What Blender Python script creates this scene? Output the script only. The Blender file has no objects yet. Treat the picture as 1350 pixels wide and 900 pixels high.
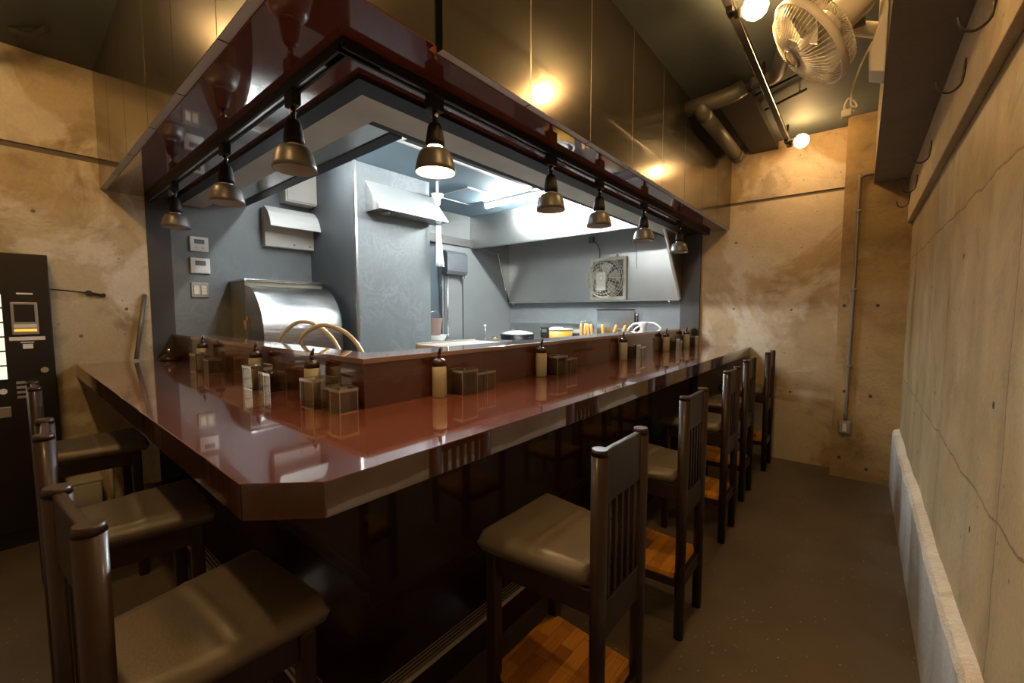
import bpy, bmesh, math, random
from mathutils import Vector, Matrix
random.seed(7)
PI = math.pi
scene = bpy.context.scene
COL = scene.collection

# ------------------------------------------------------------------ materials
def new_mat(name):
    m = bpy.data.materials.new(name); m.use_nodes = True
    nt = m.node_tree; b = nt.nodes['Principled BSDF']
    return m, nt, b

def mat(name, col, rough=.5, metal=0., var=0., scale=8., bump=0., bscale=60., coat=0., spec=.5, emit=None, estr=0., aniso=0.):
    m, nt, b = new_mat(name)
    b.inputs['Base Color'].default_value = (*col, 1)
    b.inputs['Roughness'].default_value = rough
    b.inputs['Metallic'].default_value = metal
    b.inputs['Specular IOR Level'].default_value = spec
    b.inputs['Coat Weight'].default_value = coat
    b.inputs['Coat Roughness'].default_value = .03
    b.inputs['Coat IOR'].default_value = 1.75
    if emit:
        b.inputs['Emission Color'].default_value = (*emit, 1)
        b.inputs['Emission Strength'].default_value = estr
    N = nt.nodes; L = nt.links
    tc = N.new('ShaderNodeTexCoord')
    if var:
        n = N.new('ShaderNodeTexNoise'); n.inputs['Scale'].default_value = scale; n.inputs['Detail'].default_value = 5
        L.new(tc.outputs['Object'], n.inputs['Vector'])
        r = N.new('ShaderNodeValToRGB')
        r.color_ramp.elements[0].position = .3; r.color_ramp.elements[1].position = .7
        r.color_ramp.elements[0].color = (*[c * (1 - var) for c in col], 1)
        r.color_ramp.elements[1].color = (*[min(1, c * (1 + var)) for c in col], 1)
        L.new(n.outputs['Fac'], r.inputs['Fac']); L.new(r.outputs['Color'], b.inputs['Base Color'])
    if bump:
        n2 = N.new('ShaderNodeTexNoise'); n2.inputs['Scale'].default_value = bscale; n2.inputs['Detail'].default_value = 4
        L.new(tc.outputs['Object'], n2.inputs['Vector'])
        bp = N.new('ShaderNodeBump'); bp.inputs['Strength'].default_value = bump; bp.inputs['Distance'].default_value = .01
        L.new(n2.outputs['Fac'], bp.inputs['Height']); L.new(bp.outputs['Normal'], b.inputs['Normal'])
    return m

def ramp(nt, src, stops):
    r = nt.nodes.new('ShaderNodeValToRGB'); e = r.color_ramp.elements
    while len(e) > 1: e.remove(e[-1])
    e[0].position = stops[0][0]; e[0].color = (*stops[0][1], 1)
    for p, c in stops[1:]:
        k = e.new(p); k.color = (*c, 1)
    nt.links.new(src, r.inputs['Fac'])
    return r.outputs['Color']

def noise(nt, vec, scale, detail=6, dist=0., rough=.55):
    n = nt.nodes.new('ShaderNodeTexNoise')
    n.inputs['Scale'].default_value = scale; n.inputs['Detail'].default_value = detail
    n.inputs['Distortion'].default_value = dist; n.inputs['Roughness'].default_value = rough
    nt.links.new(vec, n.inputs['Vector'])
    return n.outputs['Fac']

def mapping(nt, vec, scale=(1, 1, 1), loc=(0, 0, 0), rot=(0, 0, 0)):
    m = nt.nodes.new('ShaderNodeMapping')
    m.inputs['Scale'].default_value = scale; m.inputs['Location'].default_value = loc; m.inputs['Rotation'].default_value = rot
    nt.links.new(vec, m.inputs['Vector'])
    return m.outputs['Vector']

def mixc(nt, fac, a, b, mode='MIX'):
    m = nt.nodes.new('ShaderNodeMix'); m.data_type = 'RGBA'; m.blend_type = mode
    if isinstance(fac, float): m.inputs[0].default_value = fac
    else: nt.links.new(fac, m.inputs[0])
    for i, s in ((6, a), (7, b)):
        if isinstance(s, tuple): m.inputs[i].default_value = (*s, 1)
        else: nt.links.new(s, m.inputs[i])
    return m.outputs[2]

def concrete(name, base, dark, light, loc=(0, 0, 0), patch=.55, streak=None, pits=True, rough=.8, seams=None, bump=.35, pscale=1.3, edge=.03, sweight=.75):
    m, nt, b = new_mat(name)
    N = nt.nodes; L = nt.links
    tc = N.new('ShaderNodeTexCoord').outputs['Object']
    v = mapping(nt, tc, loc=loc)
    big = noise(nt, v, pscale, 7, .8, .6)
    mid = noise(nt, v, 4.5, 8, .4, .62)
    c = ramp(nt, mid, [(.25, dark), (.5, base), (.75, tuple(min(1, x * 1.12) for x in base))])
    pm = ramp(nt, big, [(patch - edge, (0, 0, 0)), (patch + edge, (1, 1, 1))])
    lightc = ramp(nt, noise(nt, v, 9, 6, .3), [(.3, tuple(x * .86 for x in light)), (.7, light)])
    c = mixc(nt, pm, c, lightc)
    big2 = noise(nt, mapping(nt, tc, loc=(loc[0] + 7, loc[1] + 3, loc[2] + 5)), 2.1, 7, 1.2, .65)
    dm = ramp(nt, big2, [(.60, (1, 1, 1)), (.66, (.74, .72, .70))])
    c = mixc(nt, 1.0, c, dm, 'MULTIPLY')
    if streak:
        s = noise(nt, mapping(nt, tc, scale=streak), 1.0, 4, .2)
        c = mixc(nt, sweight, c, ramp(nt, s, [(.3, (.62, .62, .60)), (.55, (1, 1, 1)), (.75, (1.12, 1.1, 1.05))]), 'MULTIPLY')
    fine = noise(nt, v, 60, 3)
    c = mixc(nt, .5, c, ramp(nt, fine, [(.3, (.86, .86, .86)), (.6, (1.04, 1.04, 1.04))]), 'MULTIPLY')
    hgt = fine
    if pits:
        vo = N.new('ShaderNodeTexVoronoi'); vo.inputs['Scale'].default_value = 9; vo.inputs['Randomness'].default_value = 1
        L.new(v, vo.inputs['Vector'])
        pc = ramp(nt, vo.outputs['Distance'], [(.035, (.45, .42, .38)), (.06, (1, 1, 1))])
        c = mixc(nt, 1.0, c, pc, 'MULTIPLY')
    if seams:
        br = N.new('ShaderNodeTexBrick'); br.offset = 0.0
        br.inputs['Scale'].default_value = 1; br.inputs['Mortar Size'].default_value = seams[2]
        br.inputs['Brick Width'].default_value = seams[0]; br.inputs['Row Height'].default_value = seams[1]
        br.inputs['Mortar Smooth'].default_value = .2
        br.inputs['Color1'].default_value = (1, 1, 1, 1); br.inputs['Color2'].default_value = (.93, .92, .9, 1)
        br.inputs['Mortar'].default_value = (.5, .47, .42, 1)
        # wall plane (y,z) or (x,z) brought into the brick plane, slightly wobbled
        nz = N.new('ShaderNodeTexNoise'); nz.inputs['Scale'].default_value = 5; nz.inputs['Detail'].default_value = 6; L.new(tc, nz.inputs['Vector'])
        w = N.new('ShaderNodeVectorMath'); w.operation = 'MULTIPLY_ADD'; w.inputs[1].default_value = (.05, .05, .05)
        L.new(nz.outputs['Color'], w.inputs[0]); L.new(tc, w.inputs[2])
        sx = N.new('ShaderNodeSeparateXYZ'); L.new(w.outputs[0], sx.inputs[0])
        cx = N.new('ShaderNodeCombineXYZ'); L.new(sx.outputs[seams[3]], cx.inputs[0]); L.new(sx.outputs[2], cx.inputs[1])
        L.new(mapping(nt, cx.outputs[0], loc=seams[4]), br.inputs['Vector'])
        c = mixc(nt, 1.0, c, br.outputs['Color'], 'MULTIPLY')
    L.new(c, b.inputs['Base Color'])
    b.inputs['Roughness'].default_value = rough
    bp = N.new('ShaderNodeBump'); bp.inputs['Strength'].default_value = bump; bp.inputs['Distance'].default_value = .012
    ad = N.new('ShaderNodeMath'); ad.operation = 'ADD'; L.new(fine, ad.inputs[0]); L.new(mid, ad.inputs[1])
    L.new(ad.outputs[0], bp.inputs['Height']); L.new(bp.outputs['Normal'], b.inputs['Normal'])
    return m

def marble(name, base, vein, rough=.42, scale=1.6):
    m, nt, b = new_mat(name)
    tc = nt.nodes.new('ShaderNodeTexCoord').outputs['Object']
    v = mapping(nt, tc, rot=(.5, .35, .2))
    w = noise(nt, v, scale * 2.2, 9, 2.2, .62)
    c1 = ramp(nt, w, [(.44, base), (.495, vein), (.51, vein), (.56, base)])
    cl = noise(nt, v, scale, 5, .4)
    c = mixc(nt, ramp(nt, cl, [(.42, (.12, .12, .12)), (.62, (.62, .62, .62))]), tuple(base), c1)
    c = mixc(nt, .5, c, ramp(nt, noise(nt, v, 5, 5), [(.3, (.9, .9, .9)), (.7, (1.08, 1.08, 1.08))]), 'MULTIPLY')
    nt.links.new(c, b.inputs['Base Color']); b.inputs['Roughness'].default_value = rough
    return m

def steel(name, col=(.62, .62, .6), rough=.28, stretch=(2, 2, 60)):
    m, nt, b = new_mat(name)
    tc = nt.nodes.new('ShaderNodeTexCoord').outputs['Object']
    n = noise(nt, mapping(nt, tc, scale=stretch), 6, 4)
    c = ramp(nt, n, [(.3, tuple(x * .92 for x in col)), (.7, tuple(min(1, x * 1.06) for x in col))])
    nt.links.new(c, b.inputs['Base Color'])
    b.inputs['Metallic'].default_value = 1; b.inputs['Roughness'].default_value = rough
    return m

def clear(name, tint, gloss=.12, rough=.05):
    m = bpy.data.materials.new(name); m.use_nodes = True
    nt = m.node_tree; nt.nodes.clear()
    o = nt.nodes.new('ShaderNodeOutputMaterial')
    t = nt.nodes.new('ShaderNodeBsdfTransparent'); t.inputs['Color'].default_value = (*tint, 1)
    g = nt.nodes.new('ShaderNodeBsdfGlossy'); g.inputs['Roughness'].default_value = rough; g.inputs['Color'].default_value = (.9, .9, .9, 1)
    f = nt.nodes.new('ShaderNodeLayerWeight'); f.inputs['Blend'].default_value = .5
    pw = nt.nodes.new('ShaderNodeMath'); pw.operation = 'POWER'; pw.inputs[1].default_value = 5; nt.links.new(f.outputs['Facing'], pw.inputs[0])
    mp = nt.nodes.new('ShaderNodeMath'); mp.operation = 'MULTIPLY_ADD'; mp.inputs[1].default_value = .6; mp.inputs[2].default_value = gloss; mp.use_clamp = True
    nt.links.new(pw.outputs[0], mp.inputs[0])
    mx = nt.nodes.new('ShaderNodeMixShader'); nt.links.new(mp.outputs[0], mx.inputs[0])
    nt.links.new(t.outputs[0], mx.inputs[1]); nt.links.new(g.outputs[0], mx.inputs[2]); nt.links.new(mx.outputs[0], o.inputs[0])
    return m

def parquet(name):
    m, nt, b = new_mat(name)
    N = nt.nodes; L = nt.links
    tc = N.new('ShaderNodeTexCoord').outputs['Object']
    br = N.new('ShaderNodeTexBrick'); br.offset = .45; br.inputs['Scale'].default_value = 1
    br.inputs['Brick Width'].default_value = .15; br.inputs['Row Height'].default_value = .046
    br.inputs['Mortar Size'].default_value = .0006; br.inputs['Bias'].default_value = -.1
    br.inputs['Color1'].default_value = (.72, .33, .05, 1); br.inputs['Color2'].default_value = (.33, .12, .02, 1)
    br.inputs['Mortar'].default_value = (.16, .05, .01, 1)
    L.new(mapping(nt, tc, loc=(.03, .01, 0), rot=(0, 0, PI / 2)), br.inputs['Vector'])
    g = noise(nt, mapping(nt, tc, scale=(90, 6, 10)), 1.5, 5, .5)
    c = mixc(nt, .6, br.outputs['Color'], ramp(nt, g, [(.3, (.7, .65, .6)), (.65, (1.1, 1.1, 1.05))]), 'MULTIPLY')
    L.new(c, b.inputs['Base Color']); b.inputs['Roughness'].default_value = .32
    return m

def floor_mat():
    m, nt, b = new_mat('floor_coating')
    N = nt.nodes; L = nt.links
    tc = N.new('ShaderNodeTexCoord').outputs['Object']
    c = ramp(nt, noise(nt, tc, 1.4, 6, .5), [(.3, (.088, .068, .045)), (.7, (.135, .106, .071))])
    vo = N.new('ShaderNodeTexVoronoi'); vo.inputs['Scale'].default_value = 40; L.new(tc, vo.inputs['Vector'])
    sp = ramp(nt, vo.outputs['Distance'], [(.09, (1, 1, 1)), (.13, (0, 0, 0))])
    sel = ramp(nt, noise(nt, tc, 17, 2), [(.50, (0, 0, 0)), (.55, (1, 1, 1))])
    f = N.new('ShaderNodeMath'); f.operation = 'MULTIPLY'; L.new(sp, f.inputs[0]); L.new(sel, f.inputs[1])
    c = mixc(nt, f.outputs[0], c, (.42, .40, .36))
    L.new(c, b.inputs['Base Color'])
    r = ramp(nt, noise(nt, tc, 2.2, 4), [(.3, (.34, .34, .34)), (.7, (.55, .55, .55))]); L.new(r, b.inputs['Roughness'])
    bp = N.new('ShaderNodeBump'); bp.inputs['Strength'].default_value = .15; bp.inputs['Distance'].default_value = .004
    L.new(noise(nt, tc, 70, 3), bp.inputs['Height']); L.new(bp.outputs['Normal'], b.inputs['Normal'])
    return m

def wood(name, c1, c2, rough=.3, coat=.3, sc=(30, 30, 2)):
    m, nt, b = new_mat(name)
    tc = nt.nodes.new('ShaderNodeTexCoord').outputs['Object']
    g = noise(nt, mapping(nt, tc, scale=sc), 2, 5, .6)
    nt.links.new(ramp(nt, g, [(.3, c1), (.7, c2)]), b.inputs['Base Color'])
    b.inputs['Roughness'].default_value = rough; b.inputs['Coat Weight'].default_value = coat; b.inputs['Coat Roughness'].default_value = .12
    return m

M = {}
M['floor'] = floor_mat()
M['far'] = concrete('concrete_far_wall', (.38, .28, .16), (.26, .185, .10), (.55, .475, .36), loc=(1.2, 0, .55), patch=.51, pscale=1.15, bump=.15)
M['pilaster'] = concrete('concrete_pilaster', (.34, .235, .105), (.22, .145, .065), (.42, .32, .17), loc=(5, 2, 1), patch=.62, pscale=1.6, edge=.06, streak=(1.2, 1, 4))
M['right'] = concrete('concrete_right_wall', (.43, .33, .18), (.32, .245, .135), (.54, .45, .285), loc=(2, 2.4, 0), patch=.56, streak=(1, 5, .35), seams=(.92, .863, .004, 1, (.375, -.004, 0)), rough=.55, edge=.05, bump=.12, sweight=.6)
M['left'] = concrete('concrete_left_wall', (.46, .375, .235), (.28, .22, .13), (.66, .60, .48), loc=(4, 1.3, 2.2), patch=.50, pscale=1.5, bump=.2)
M['near'] = concrete('concrete_near_wall', (.34, .27, .18), (.26, .2, .13), (.44, .38, .28))
M['curb'] = concrete('concrete_curb', (.55, .55, .52), (.45, .45, .43), (.66, .66, .62), streak=(1, 4, 1.5), rough=.5, pits=False)
M['plaster'] = concrete('rough_plaster_ledge', (.62, .56, .44), (.5, .44, .34), (.74, .68, .55), bump=.8)
M['beam'] = concrete('painted_beam', (.19, .15, .10), (.16, .125, .083), (.21, .17, .115), rough=.7, pits=False)
M['batten'] = concrete('concrete_batten', (.52, .405, .24), (.42, .32, .18), (.60, .49, .32), loc=(3, 5, 1), bump=.25)  # colour lightened to stand in for light the overhead beam blocks
M['ceil'] = mat('ceiling_paint', (.078, .094, .088), .7, var=.15, scale=2, bump=.3, bscale=14)
M['kceil'] = mat('kitchen_ceiling_paint', (.10, .155, .19), .7, var=.05, scale=2)
M['kwall'] = marble('blue_grey_wall_board', (.140, .155, .160), (.20, .215, .22), .5)
M['kdark'] = mat('dark_grey_wall', (.075, .083, .088), .55, var=.12, scale=3)
M['kpillar'] = marble('marbled_grey_board', (.165, .184, .19), (.27, .29, .295), .42, 2.6)
M['kplain'] = mat('plain_grey_board', (.17, .178, .176), .5, var=.06, scale=3)
M['darktrim'] = mat('dark_trim', (.040, .038, .034), .5, var=.1)
M['doorblue'] = mat('dark_blue_grey_door', (.05, .07, .085), .5)
M['groove'] = mat('groove_shadow_gap', (.14, .12, .10), .8)
M['hole'] = mat('tie_hole', (.05, .04, .03), .9)
M['red'] = mat('red_brown_laminate', (.115, .034, .020), .09, var=.10, scale=3, coat=.9, spec=.6)
M['redunder'] = mat('red_brown_laminate_soffit', (.125, .030, .017), .06, var=.08, scale=3, coat=1.0, spec=.6)
M['rededge'] = mat('dark_red_edge_band', (.060, .021, .011), .10, var=.1, scale=3, coat=.9)
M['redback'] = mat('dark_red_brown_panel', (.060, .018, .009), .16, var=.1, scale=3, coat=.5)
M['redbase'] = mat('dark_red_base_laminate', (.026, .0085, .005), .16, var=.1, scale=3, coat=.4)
M['ledge'] = mat('ledge_laminate', (.19, .10, .078), .14, var=.08, scale=3, coat=1.0)
def panel_mat():
    m, nt, b = new_mat('dark_brushed_panel')
    tc = nt.nodes.new('ShaderNodeTexCoord').outputs['Object']
    n = noise(nt, mapping(nt, tc, scale=(1, 1, 40)), 5, 3)
    nt.links.new(ramp(nt, n, [(.3, (.080, .068, .050)), (.7, (.100, .085, .062))]), b.inputs['Base Color'])
    b.inputs['Metallic'].default_value = .75; b.inputs['Roughness'].default_value = .22
    b.inputs['Coat Weight'].default_value = .5; b.inputs['Coat Roughness'].default_value = .06
    return m
M['panel'] = panel_mat()
M['jointstrip'] = mat('panel_joint_filler', (.42, .35, .24), .35, metal=.4)
M['panelcore'] = mat('panel_cut_edge', (.42, .38, .33), .5)
M['black'] = mat('black_trim', (.010, .009, .008), .5, spec=.25)
M['blackmetal'] = mat('black_painted_metal', (.010, .009, .008), .55, spec=.2)
M['bell'] = mat('bronze_grey_shade', (.10, .098, .092), .38, metal=.25)
M['bellin'] = mat('shade_lining', (.50, .47, .43), .45)
M['chrome'] = mat('chrome', (.75, .73, .7), .12, metal=1)
M['alu'] = steel('aluminium', (.66, .64, .60), .3, (60, 2, 2))
M['alurib'] = mat('aluminium_nosing', (.62, .58, .50), .35, metal=.25)
M['ribdark'] = mat('rubber_groove', (.06, .055, .05), .7)
M['greyunder'] = mat('grey_painted_board', (.37, .365, .32), .55, var=.14, scale=3)
M['white'] = mat('white_plastic', (.72, .72, .68), .45)
M['whitepaint'] = mat('white_painted_metal', (.70, .70, .66), .35)
M['cream'] = mat('cream_plastic', (.62, .58, .47), .4, var=.05)
M['beige'] = mat('beige_painted_metal', (.50, .47, .41), .45)
M['lcd'] = mat('grey_display', (.16, .18, .18), .2)
M['steel'] = steel('brushed_stainless', (.62, .62, .60), .26, (2, 2, 60))
M['steelsmooth'] = steel('polished_stainless', (.68, .68, .66), .20, (2, 20, 2))
def brushed_roll():
    m = steel('brushed_roll_steel', (.70, .70, .68), .20, (2, 2, 40)); nt = m.node_tree
    tc = nt.nodes.new('ShaderNodeTexCoord').outputs['Object']
    bp = nt.nodes.new('ShaderNodeBump'); bp.inputs['Strength'].default_value = .6; bp.inputs['Distance'].default_value = .002
    nt.links.new(noise(nt, mapping(nt, tc, scale=(300, 1, 300)), 1.0, 2), bp.inputs['Height'])
    nt.links.new(bp.outputs['Normal'], nt.nodes['Principled BSDF'].inputs['Normal']); return m
M['rollsteel'] = brushed_roll()
M['hoodback'] = mat('satin_hood_back', (.46, .46, .44), .30, metal=.6, var=.05, scale=3)
M['cabinetside'] = mat('satin_cabinet_side', (.36, .33, .26), .4, metal=.35)  # beige tint stands in for the warm wall reflected in the steel
M['steeldark'] = steel('dark_stainless', (.40, .40, .39), .33, (2, 40, 2))
M['hood'] = steel('hood_stainless', (.56, .56, .54), .30, (40, 2, 2))
M['wood'] = wood('dark_cherry_wood', (.018, .0088, .007), (.027, .0125, .0092), .42, .12)
M['wood'].node_tree.nodes['Principled BSDF'].inputs['Specular IOR Level'].default_value = .32
M['hoodsheet'] = mat('bright_satin_steel', (.58, .59, .58), .34, metal=.45)
M['vinyl'] = mat('dark_brown_vinyl', (.105, .088, .066), .38, var=.06, scale=14, bump=.08, bscale=160)
M['parquet'] = parquet('orange_parquet')
M['bottle'] = mat('milky_squeeze_plastic', (.42, .405, .33), .35, spec=.4)
M['bottle'].node_tree.nodes['Principled BSDF'].inputs['Subsurface Weight'].default_value = .25
M['cap'] = mat('dark_brown_cap', (.03, .015, .010), .3)
M['jar'] = clear('clear_jar_plastic', (.90, .875, .82), .09)
M['jarlid'] = clear('clear_lid_plastic', (.85, .81, .72), .40, .12)
M['jaredge'] = clear('polished_jar_edge', (.80, .75, .62), .6, .15)
M['hose'] = mat('clear_rubber_hose', (.62, .50, .30), .25, spec=.6)
M['whitehose'] = mat('white_hose', (.8, .8, .76), .35)
M['vend'] = mat('black_machine_paint', (.012, .010, .009), .32)
M['vendlight'] = mat('lit_button_panel', (.8, .78, .7), .5, emit=(1, .9, .7), estr=.45)
M['vendgrey'] = mat('grey_slot_metal', (.33, .31, .28), .4, metal=.4)
M['orange'] = mat('orange_slot_light', (.8, .4, .05), .4, emit=(1, .5, .08), estr=.5)
M['yellow'] = mat('yellow_bucket_wood', (.62, .34, .05), .4, var=.12, scale=9)
M['handle'] = mat('pale_wood_handle', (.66, .36, .12), .45, var=.12, scale=30)
M['iron'] = mat('black_iron', (.02, .02, .021), .4)
M['cloth'] = mat('white_cloth', (.75, .76, .76), .8)
M['pink'] = mat('pink_brown_plastic', (.36, .22, .19), .5)
M['rod'] = mat('grey_rod', (.20, .185, .16), .4, metal=.3)
M['pvc'] = mat('grey_duct_paint', (.070, .066, .050), .5, var=.1, scale=4)
M['duct'] = mat('dark_duct_paint', (.030, .025, .019), .6)
M['fan'] = mat('white_fan_plastic', (.72, .68, .58), .4)
M['blade'] = mat('clear_grey_blade', (.45, .43, .38), .3)
M['badge'] = mat('grey_badge', (.15, .14, .12), .3)
M['bulb'] = mat('warm_bulb', (1, .8, .5), .4, emit=(1.0, .585, .23), estr=135)
M['bulbdim'] = mat('soft_warm_bulb', (1, .8, .5), .4, emit=(1.0, .585, .23), estr=58)
M['spotbulb'] = mat('warm_spot_bulb', (1, .8, .5), .4, emit=(1.0, .60, .25), estr=22)
M['tube'] = mat('daylight_tube', (1, 1, 1), .4, emit=(.93, .98, 1.0), estr=54)
M['tubebright'] = mat('bright_daylight_tube', (1, 1, 1), .4, emit=(.93, .98, 1.0), estr=260)
M['signwhite'] = mat('white_strip', (.7, .68, .6), .5)

# ------------------------------------------------------------------ mesh helpers
def B(): return bmesh.new()
def box(bm, x0, x1, y0, y1, z0, z1, mi=0):
    vs = [bm.verts.new(p) for p in ((x0, y0, z0), (x1, y0, z0), (x1, y1, z0), (x0, y1, z0), (x0, y0, z1), (x1, y0, z1), (x1, y1, z1), (x0, y1, z1))]
    for f in ((0, 3, 2, 1), (4, 5, 6, 7), (0, 1, 5, 4), (1, 2, 6, 5), (2, 3, 7, 6), (3, 0, 4, 7)):
        bm.faces.new([vs[i] for i in f]).material_index = mi
    return bm
def prism(bm, poly, axis, a, b, mi=0):
    """poly: 2-D points; axis x -> (y,z), y -> (x,z), z -> (x,y); extruded a..b"""
    def P(p, t): return {'x': (t, p[0], p[1]), 'y': (p[0], t, p[1]), 'z': (p[0], p[1], t)}[axis]
    v0 = [bm.verts.new(P(p, a)) for p in poly]; v1 = [bm.verts.new(P(p, b)) for p in poly]
    n = len(poly)
    fs = [bm.faces.new(v0), bm.faces.new(v1[::-1])]
    for i in range(n): fs.append(bm.faces.new([v0[i], v1[i], v1[(i + 1) % n], v0[(i + 1) % n]]))
    for f in fs: f.material_index = mi
    return bm
def cyl(bm, p0, p1, r0, r1=None, n=16, caps=True, mi=0, ex=1., ey=1.):
    p0 = Vector(p0); p1 = Vector(p1); r1 = r0 if r1 is None else r1
    d = (p1 - p0).normalized()
    up = Vector((0, 0, 1)) if abs(d.z) < .9 else Vector((1, 0, 0))
    u = d.cross(up).normalized(); w = d.cross(u)
    A = []; C = []
    for i in range(n):
        a = 2 * PI * i / n; o = u * math.cos(a) * ex + w * math.sin(a) * ey
        A.append(bm.verts.new(p0 + o * r0)); C.append(bm.verts.new(p1 + o * r1))
    for i in range(n):
        f = bm.faces.new([A[i], A[(i + 1) % n], C[(i + 1) % n], C[i]]); f.smooth = True; f.material_index = mi
    if caps:
        bm.faces.new(A[::-1]).material_index = mi; bm.faces.new(C).material_index = mi
    return bm
def lathe(bm, prof, n=24, at=(0, 0, 0), rot=None, mi=0):
    rings = []; at = Vector(at)
    for r, z in prof:
        ring = []
        for i in range(n):
            a = 2 * PI * i / n; p = Vector((r * math.cos(a), r * math.sin(a), z))
            if rot: p = rot @ p
            ring.append(bm.verts.new(p + at))
        rings.append(ring)
    for k in range(len(rings) - 1):
        for i in range(n):
            f = bm.faces.new([rings[k][i], rings[k][(i + 1) % n], rings[k + 1][(i + 1) % n], rings[k + 1][i]]); f.smooth = True; f.material_index = mi
    if prof[0][0] > 1e-4: bm.faces.new(rings[0][::-1]).material_index = mi
    if prof[-1][0] > 1e-4: bm.faces.new(rings[-1]).material_index = mi
    return bm
def tube(bm, pts, r, n=8, closed=False, mi=0):
    pts = [Vector(p) for p in pts]; m = len(pts); rings = []; prev = None
    for i, p in enumerate(pts):
        a = pts[(i - 1) % m] if (closed or i > 0) else p; c = pts[(i + 1) % m] if (closed or i < m - 1) else p
        d = (c - a).normalized()
        if prev is None:
            up = Vector((0, 0, 1)) if abs(d.z) < .9 else Vector((1, 0, 0)); u = d.cross(up).normalized()
        else: u = (prev - d * prev.dot(d)).normalized()
        prev = u; w = d.cross(u)
        rings.append([bm.verts.new(p + (u * math.cos(2 * PI * k / n) + w * math.sin(2 * PI * k / n)) * r) for k in range(n)])
    for i in range(m if closed else m - 1):
        A = rings[i]; C = rings[(i + 1) % m]
        for k in range(n):
            f = bm.faces.new([A[k], A[(k + 1) % n], C[(k + 1) % n], C[k]]); f.smooth = True; f.material_index = mi
    if not closed:
        bm.faces.new(rings[0][::-1]); bm.faces.new(rings[-1])
    return bm
def arc(c, r, a0, a1, n, plane='xz'):
    out = []
    for i in range(n + 1):
        a = a0 + (a1 - a0) * i / n; u = r * math.cos(a); v = r * math.sin(a)
        out.append({'xz': (c[0] + u, c[1], c[2] + v), 'yz': (c[0], c[1] + u, c[2] + v), 'xy': (c[0] + u, c[1] + v, c[2])}[plane])
    return out
def smoothpath(pts, k=6):
    P = [Vector(p) for p in pts]; out = []
    for i in range(len(P) - 1):
        a = P[max(i - 1, 0)]; b = P[i]; c = P[i + 1]; d = P[min(i + 2, len(P) - 1)]
        for j in range(k):
            t = j / k
            out.append(.5 * ((2 * b) + (c - a) * t + (2 * a - 5 * b + 4 * c - d) * t * t + (3 * b - a - 3 * c + d) * t ** 3))
    out.append(P[-1]); return out

def obj(name, bm, m, parent=None, bevel=0., seg=2, sub=0):
    bmesh.ops.recalc_face_normals(bm, faces=bm.faces[:])
    me = bpy.data.meshes.new(name); bm.to_mesh(me); bm.free()
    for x in (m if isinstance(m, (list, tuple)) else [m]): me.materials.append(M[x])
    o = bpy.data.objects.new(name, me); COL.objects.link(o)
    if parent: o.parent = parent
    if bevel:
        md = o.modifiers.new('bevel', 'BEVEL'); md.width = bevel; md.segments = seg; md.limit_method = 'ANGLE'; md.angle_limit = .6
    if sub:
        md = o.modifiers.new('sub', 'SUBSURF'); md.levels = sub; md.render_levels = sub
    return o
def tag(o, label, cat, group=None):
    o['label'] = label; o['category'] = cat
    if group: o['group'] = group
    return o
def thing(name, label, cat, loc=(0, 0, 0), rz=0., group=None):
    o = bpy.data.objects.new(name, None); o.empty_display_size = .1; COL.objects.link(o)
    o.location = loc; o.rotation_euler = (0, 0, rz)
    return tag(o, label, cat, group)
def struct(name, bm, m, bevel=0.):
    o = obj(name, bm, m, None, bevel); o['kind'] = 'structure'; return o
def dup(root, loc, rz, label, scale=None):
    r = root.copy(); COL.objects.link(r); r.location = loc; r.rotation_euler = (0, 0, rz); r['label'] = label
    if scale: r.scale = scale
    for ch in root.children:
        c = ch.copy(); COL.objects.link(c); c.parent = r
        for g in ch.children:
            d = g.copy(); COL.objects.link(d); d.parent = c
    return r

# ------------------------------------------------------------------ dimensions
XR = .265; XL = -3.757; YF = 4.438; YN = -1.3; ZC = 2.83; ZK = 2.48
ZT = 1.0046; ZB = .9313; CX = -.777; CY = .268; SX = -1.267; SY = .755; ZL = 1.1745
PX = -.99; PY = .43; ZS = 2.109
YP = 4.242

# ------------------------------------------------------------------ room shell
struct('floor', box(B(), -4.1, .6, YN - .2, 4.8, -.1, 0), 'floor')
bm = box(B(), -4.1, .6, YN - .2, 4.8, ZC, ZC + .1)
struct('ceiling', bm, 'ceil')
def disc(bm, c, nrm, r, mi):
    c = Vector(c); nrm = Vector(nrm); u = nrm.orthogonal().normalized(); w = nrm.cross(u)
    vs = [bm.verts.new(c + (u * math.cos(2 * PI * i / 10) + w * math.sin(2 * PI * i / 10)) * r) for i in range(10)]
    bm.faces.new(vs).material_index = mi
# left wall with a horizontal form joint and tie holes
bm = B()
box(bm, XL - .2, XL, YN, .645, 0, 2.265); box(bm, XL - .2, XL, YN, .645, 2.30, ZC); box(bm, XL - .2, XL - .018, YN, .645, 2.265, 2.30, 1)
for y, z in ((.14, 1.92), (.52, 1.35), (.30, 1.18), (.55, 2.42), (-.4, 1.9)): disc(bm, (XL + .001, y, z), (1, 0, 0), .010, 1)
struct('wall_left', bm, ['left', 'groove'])
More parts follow.
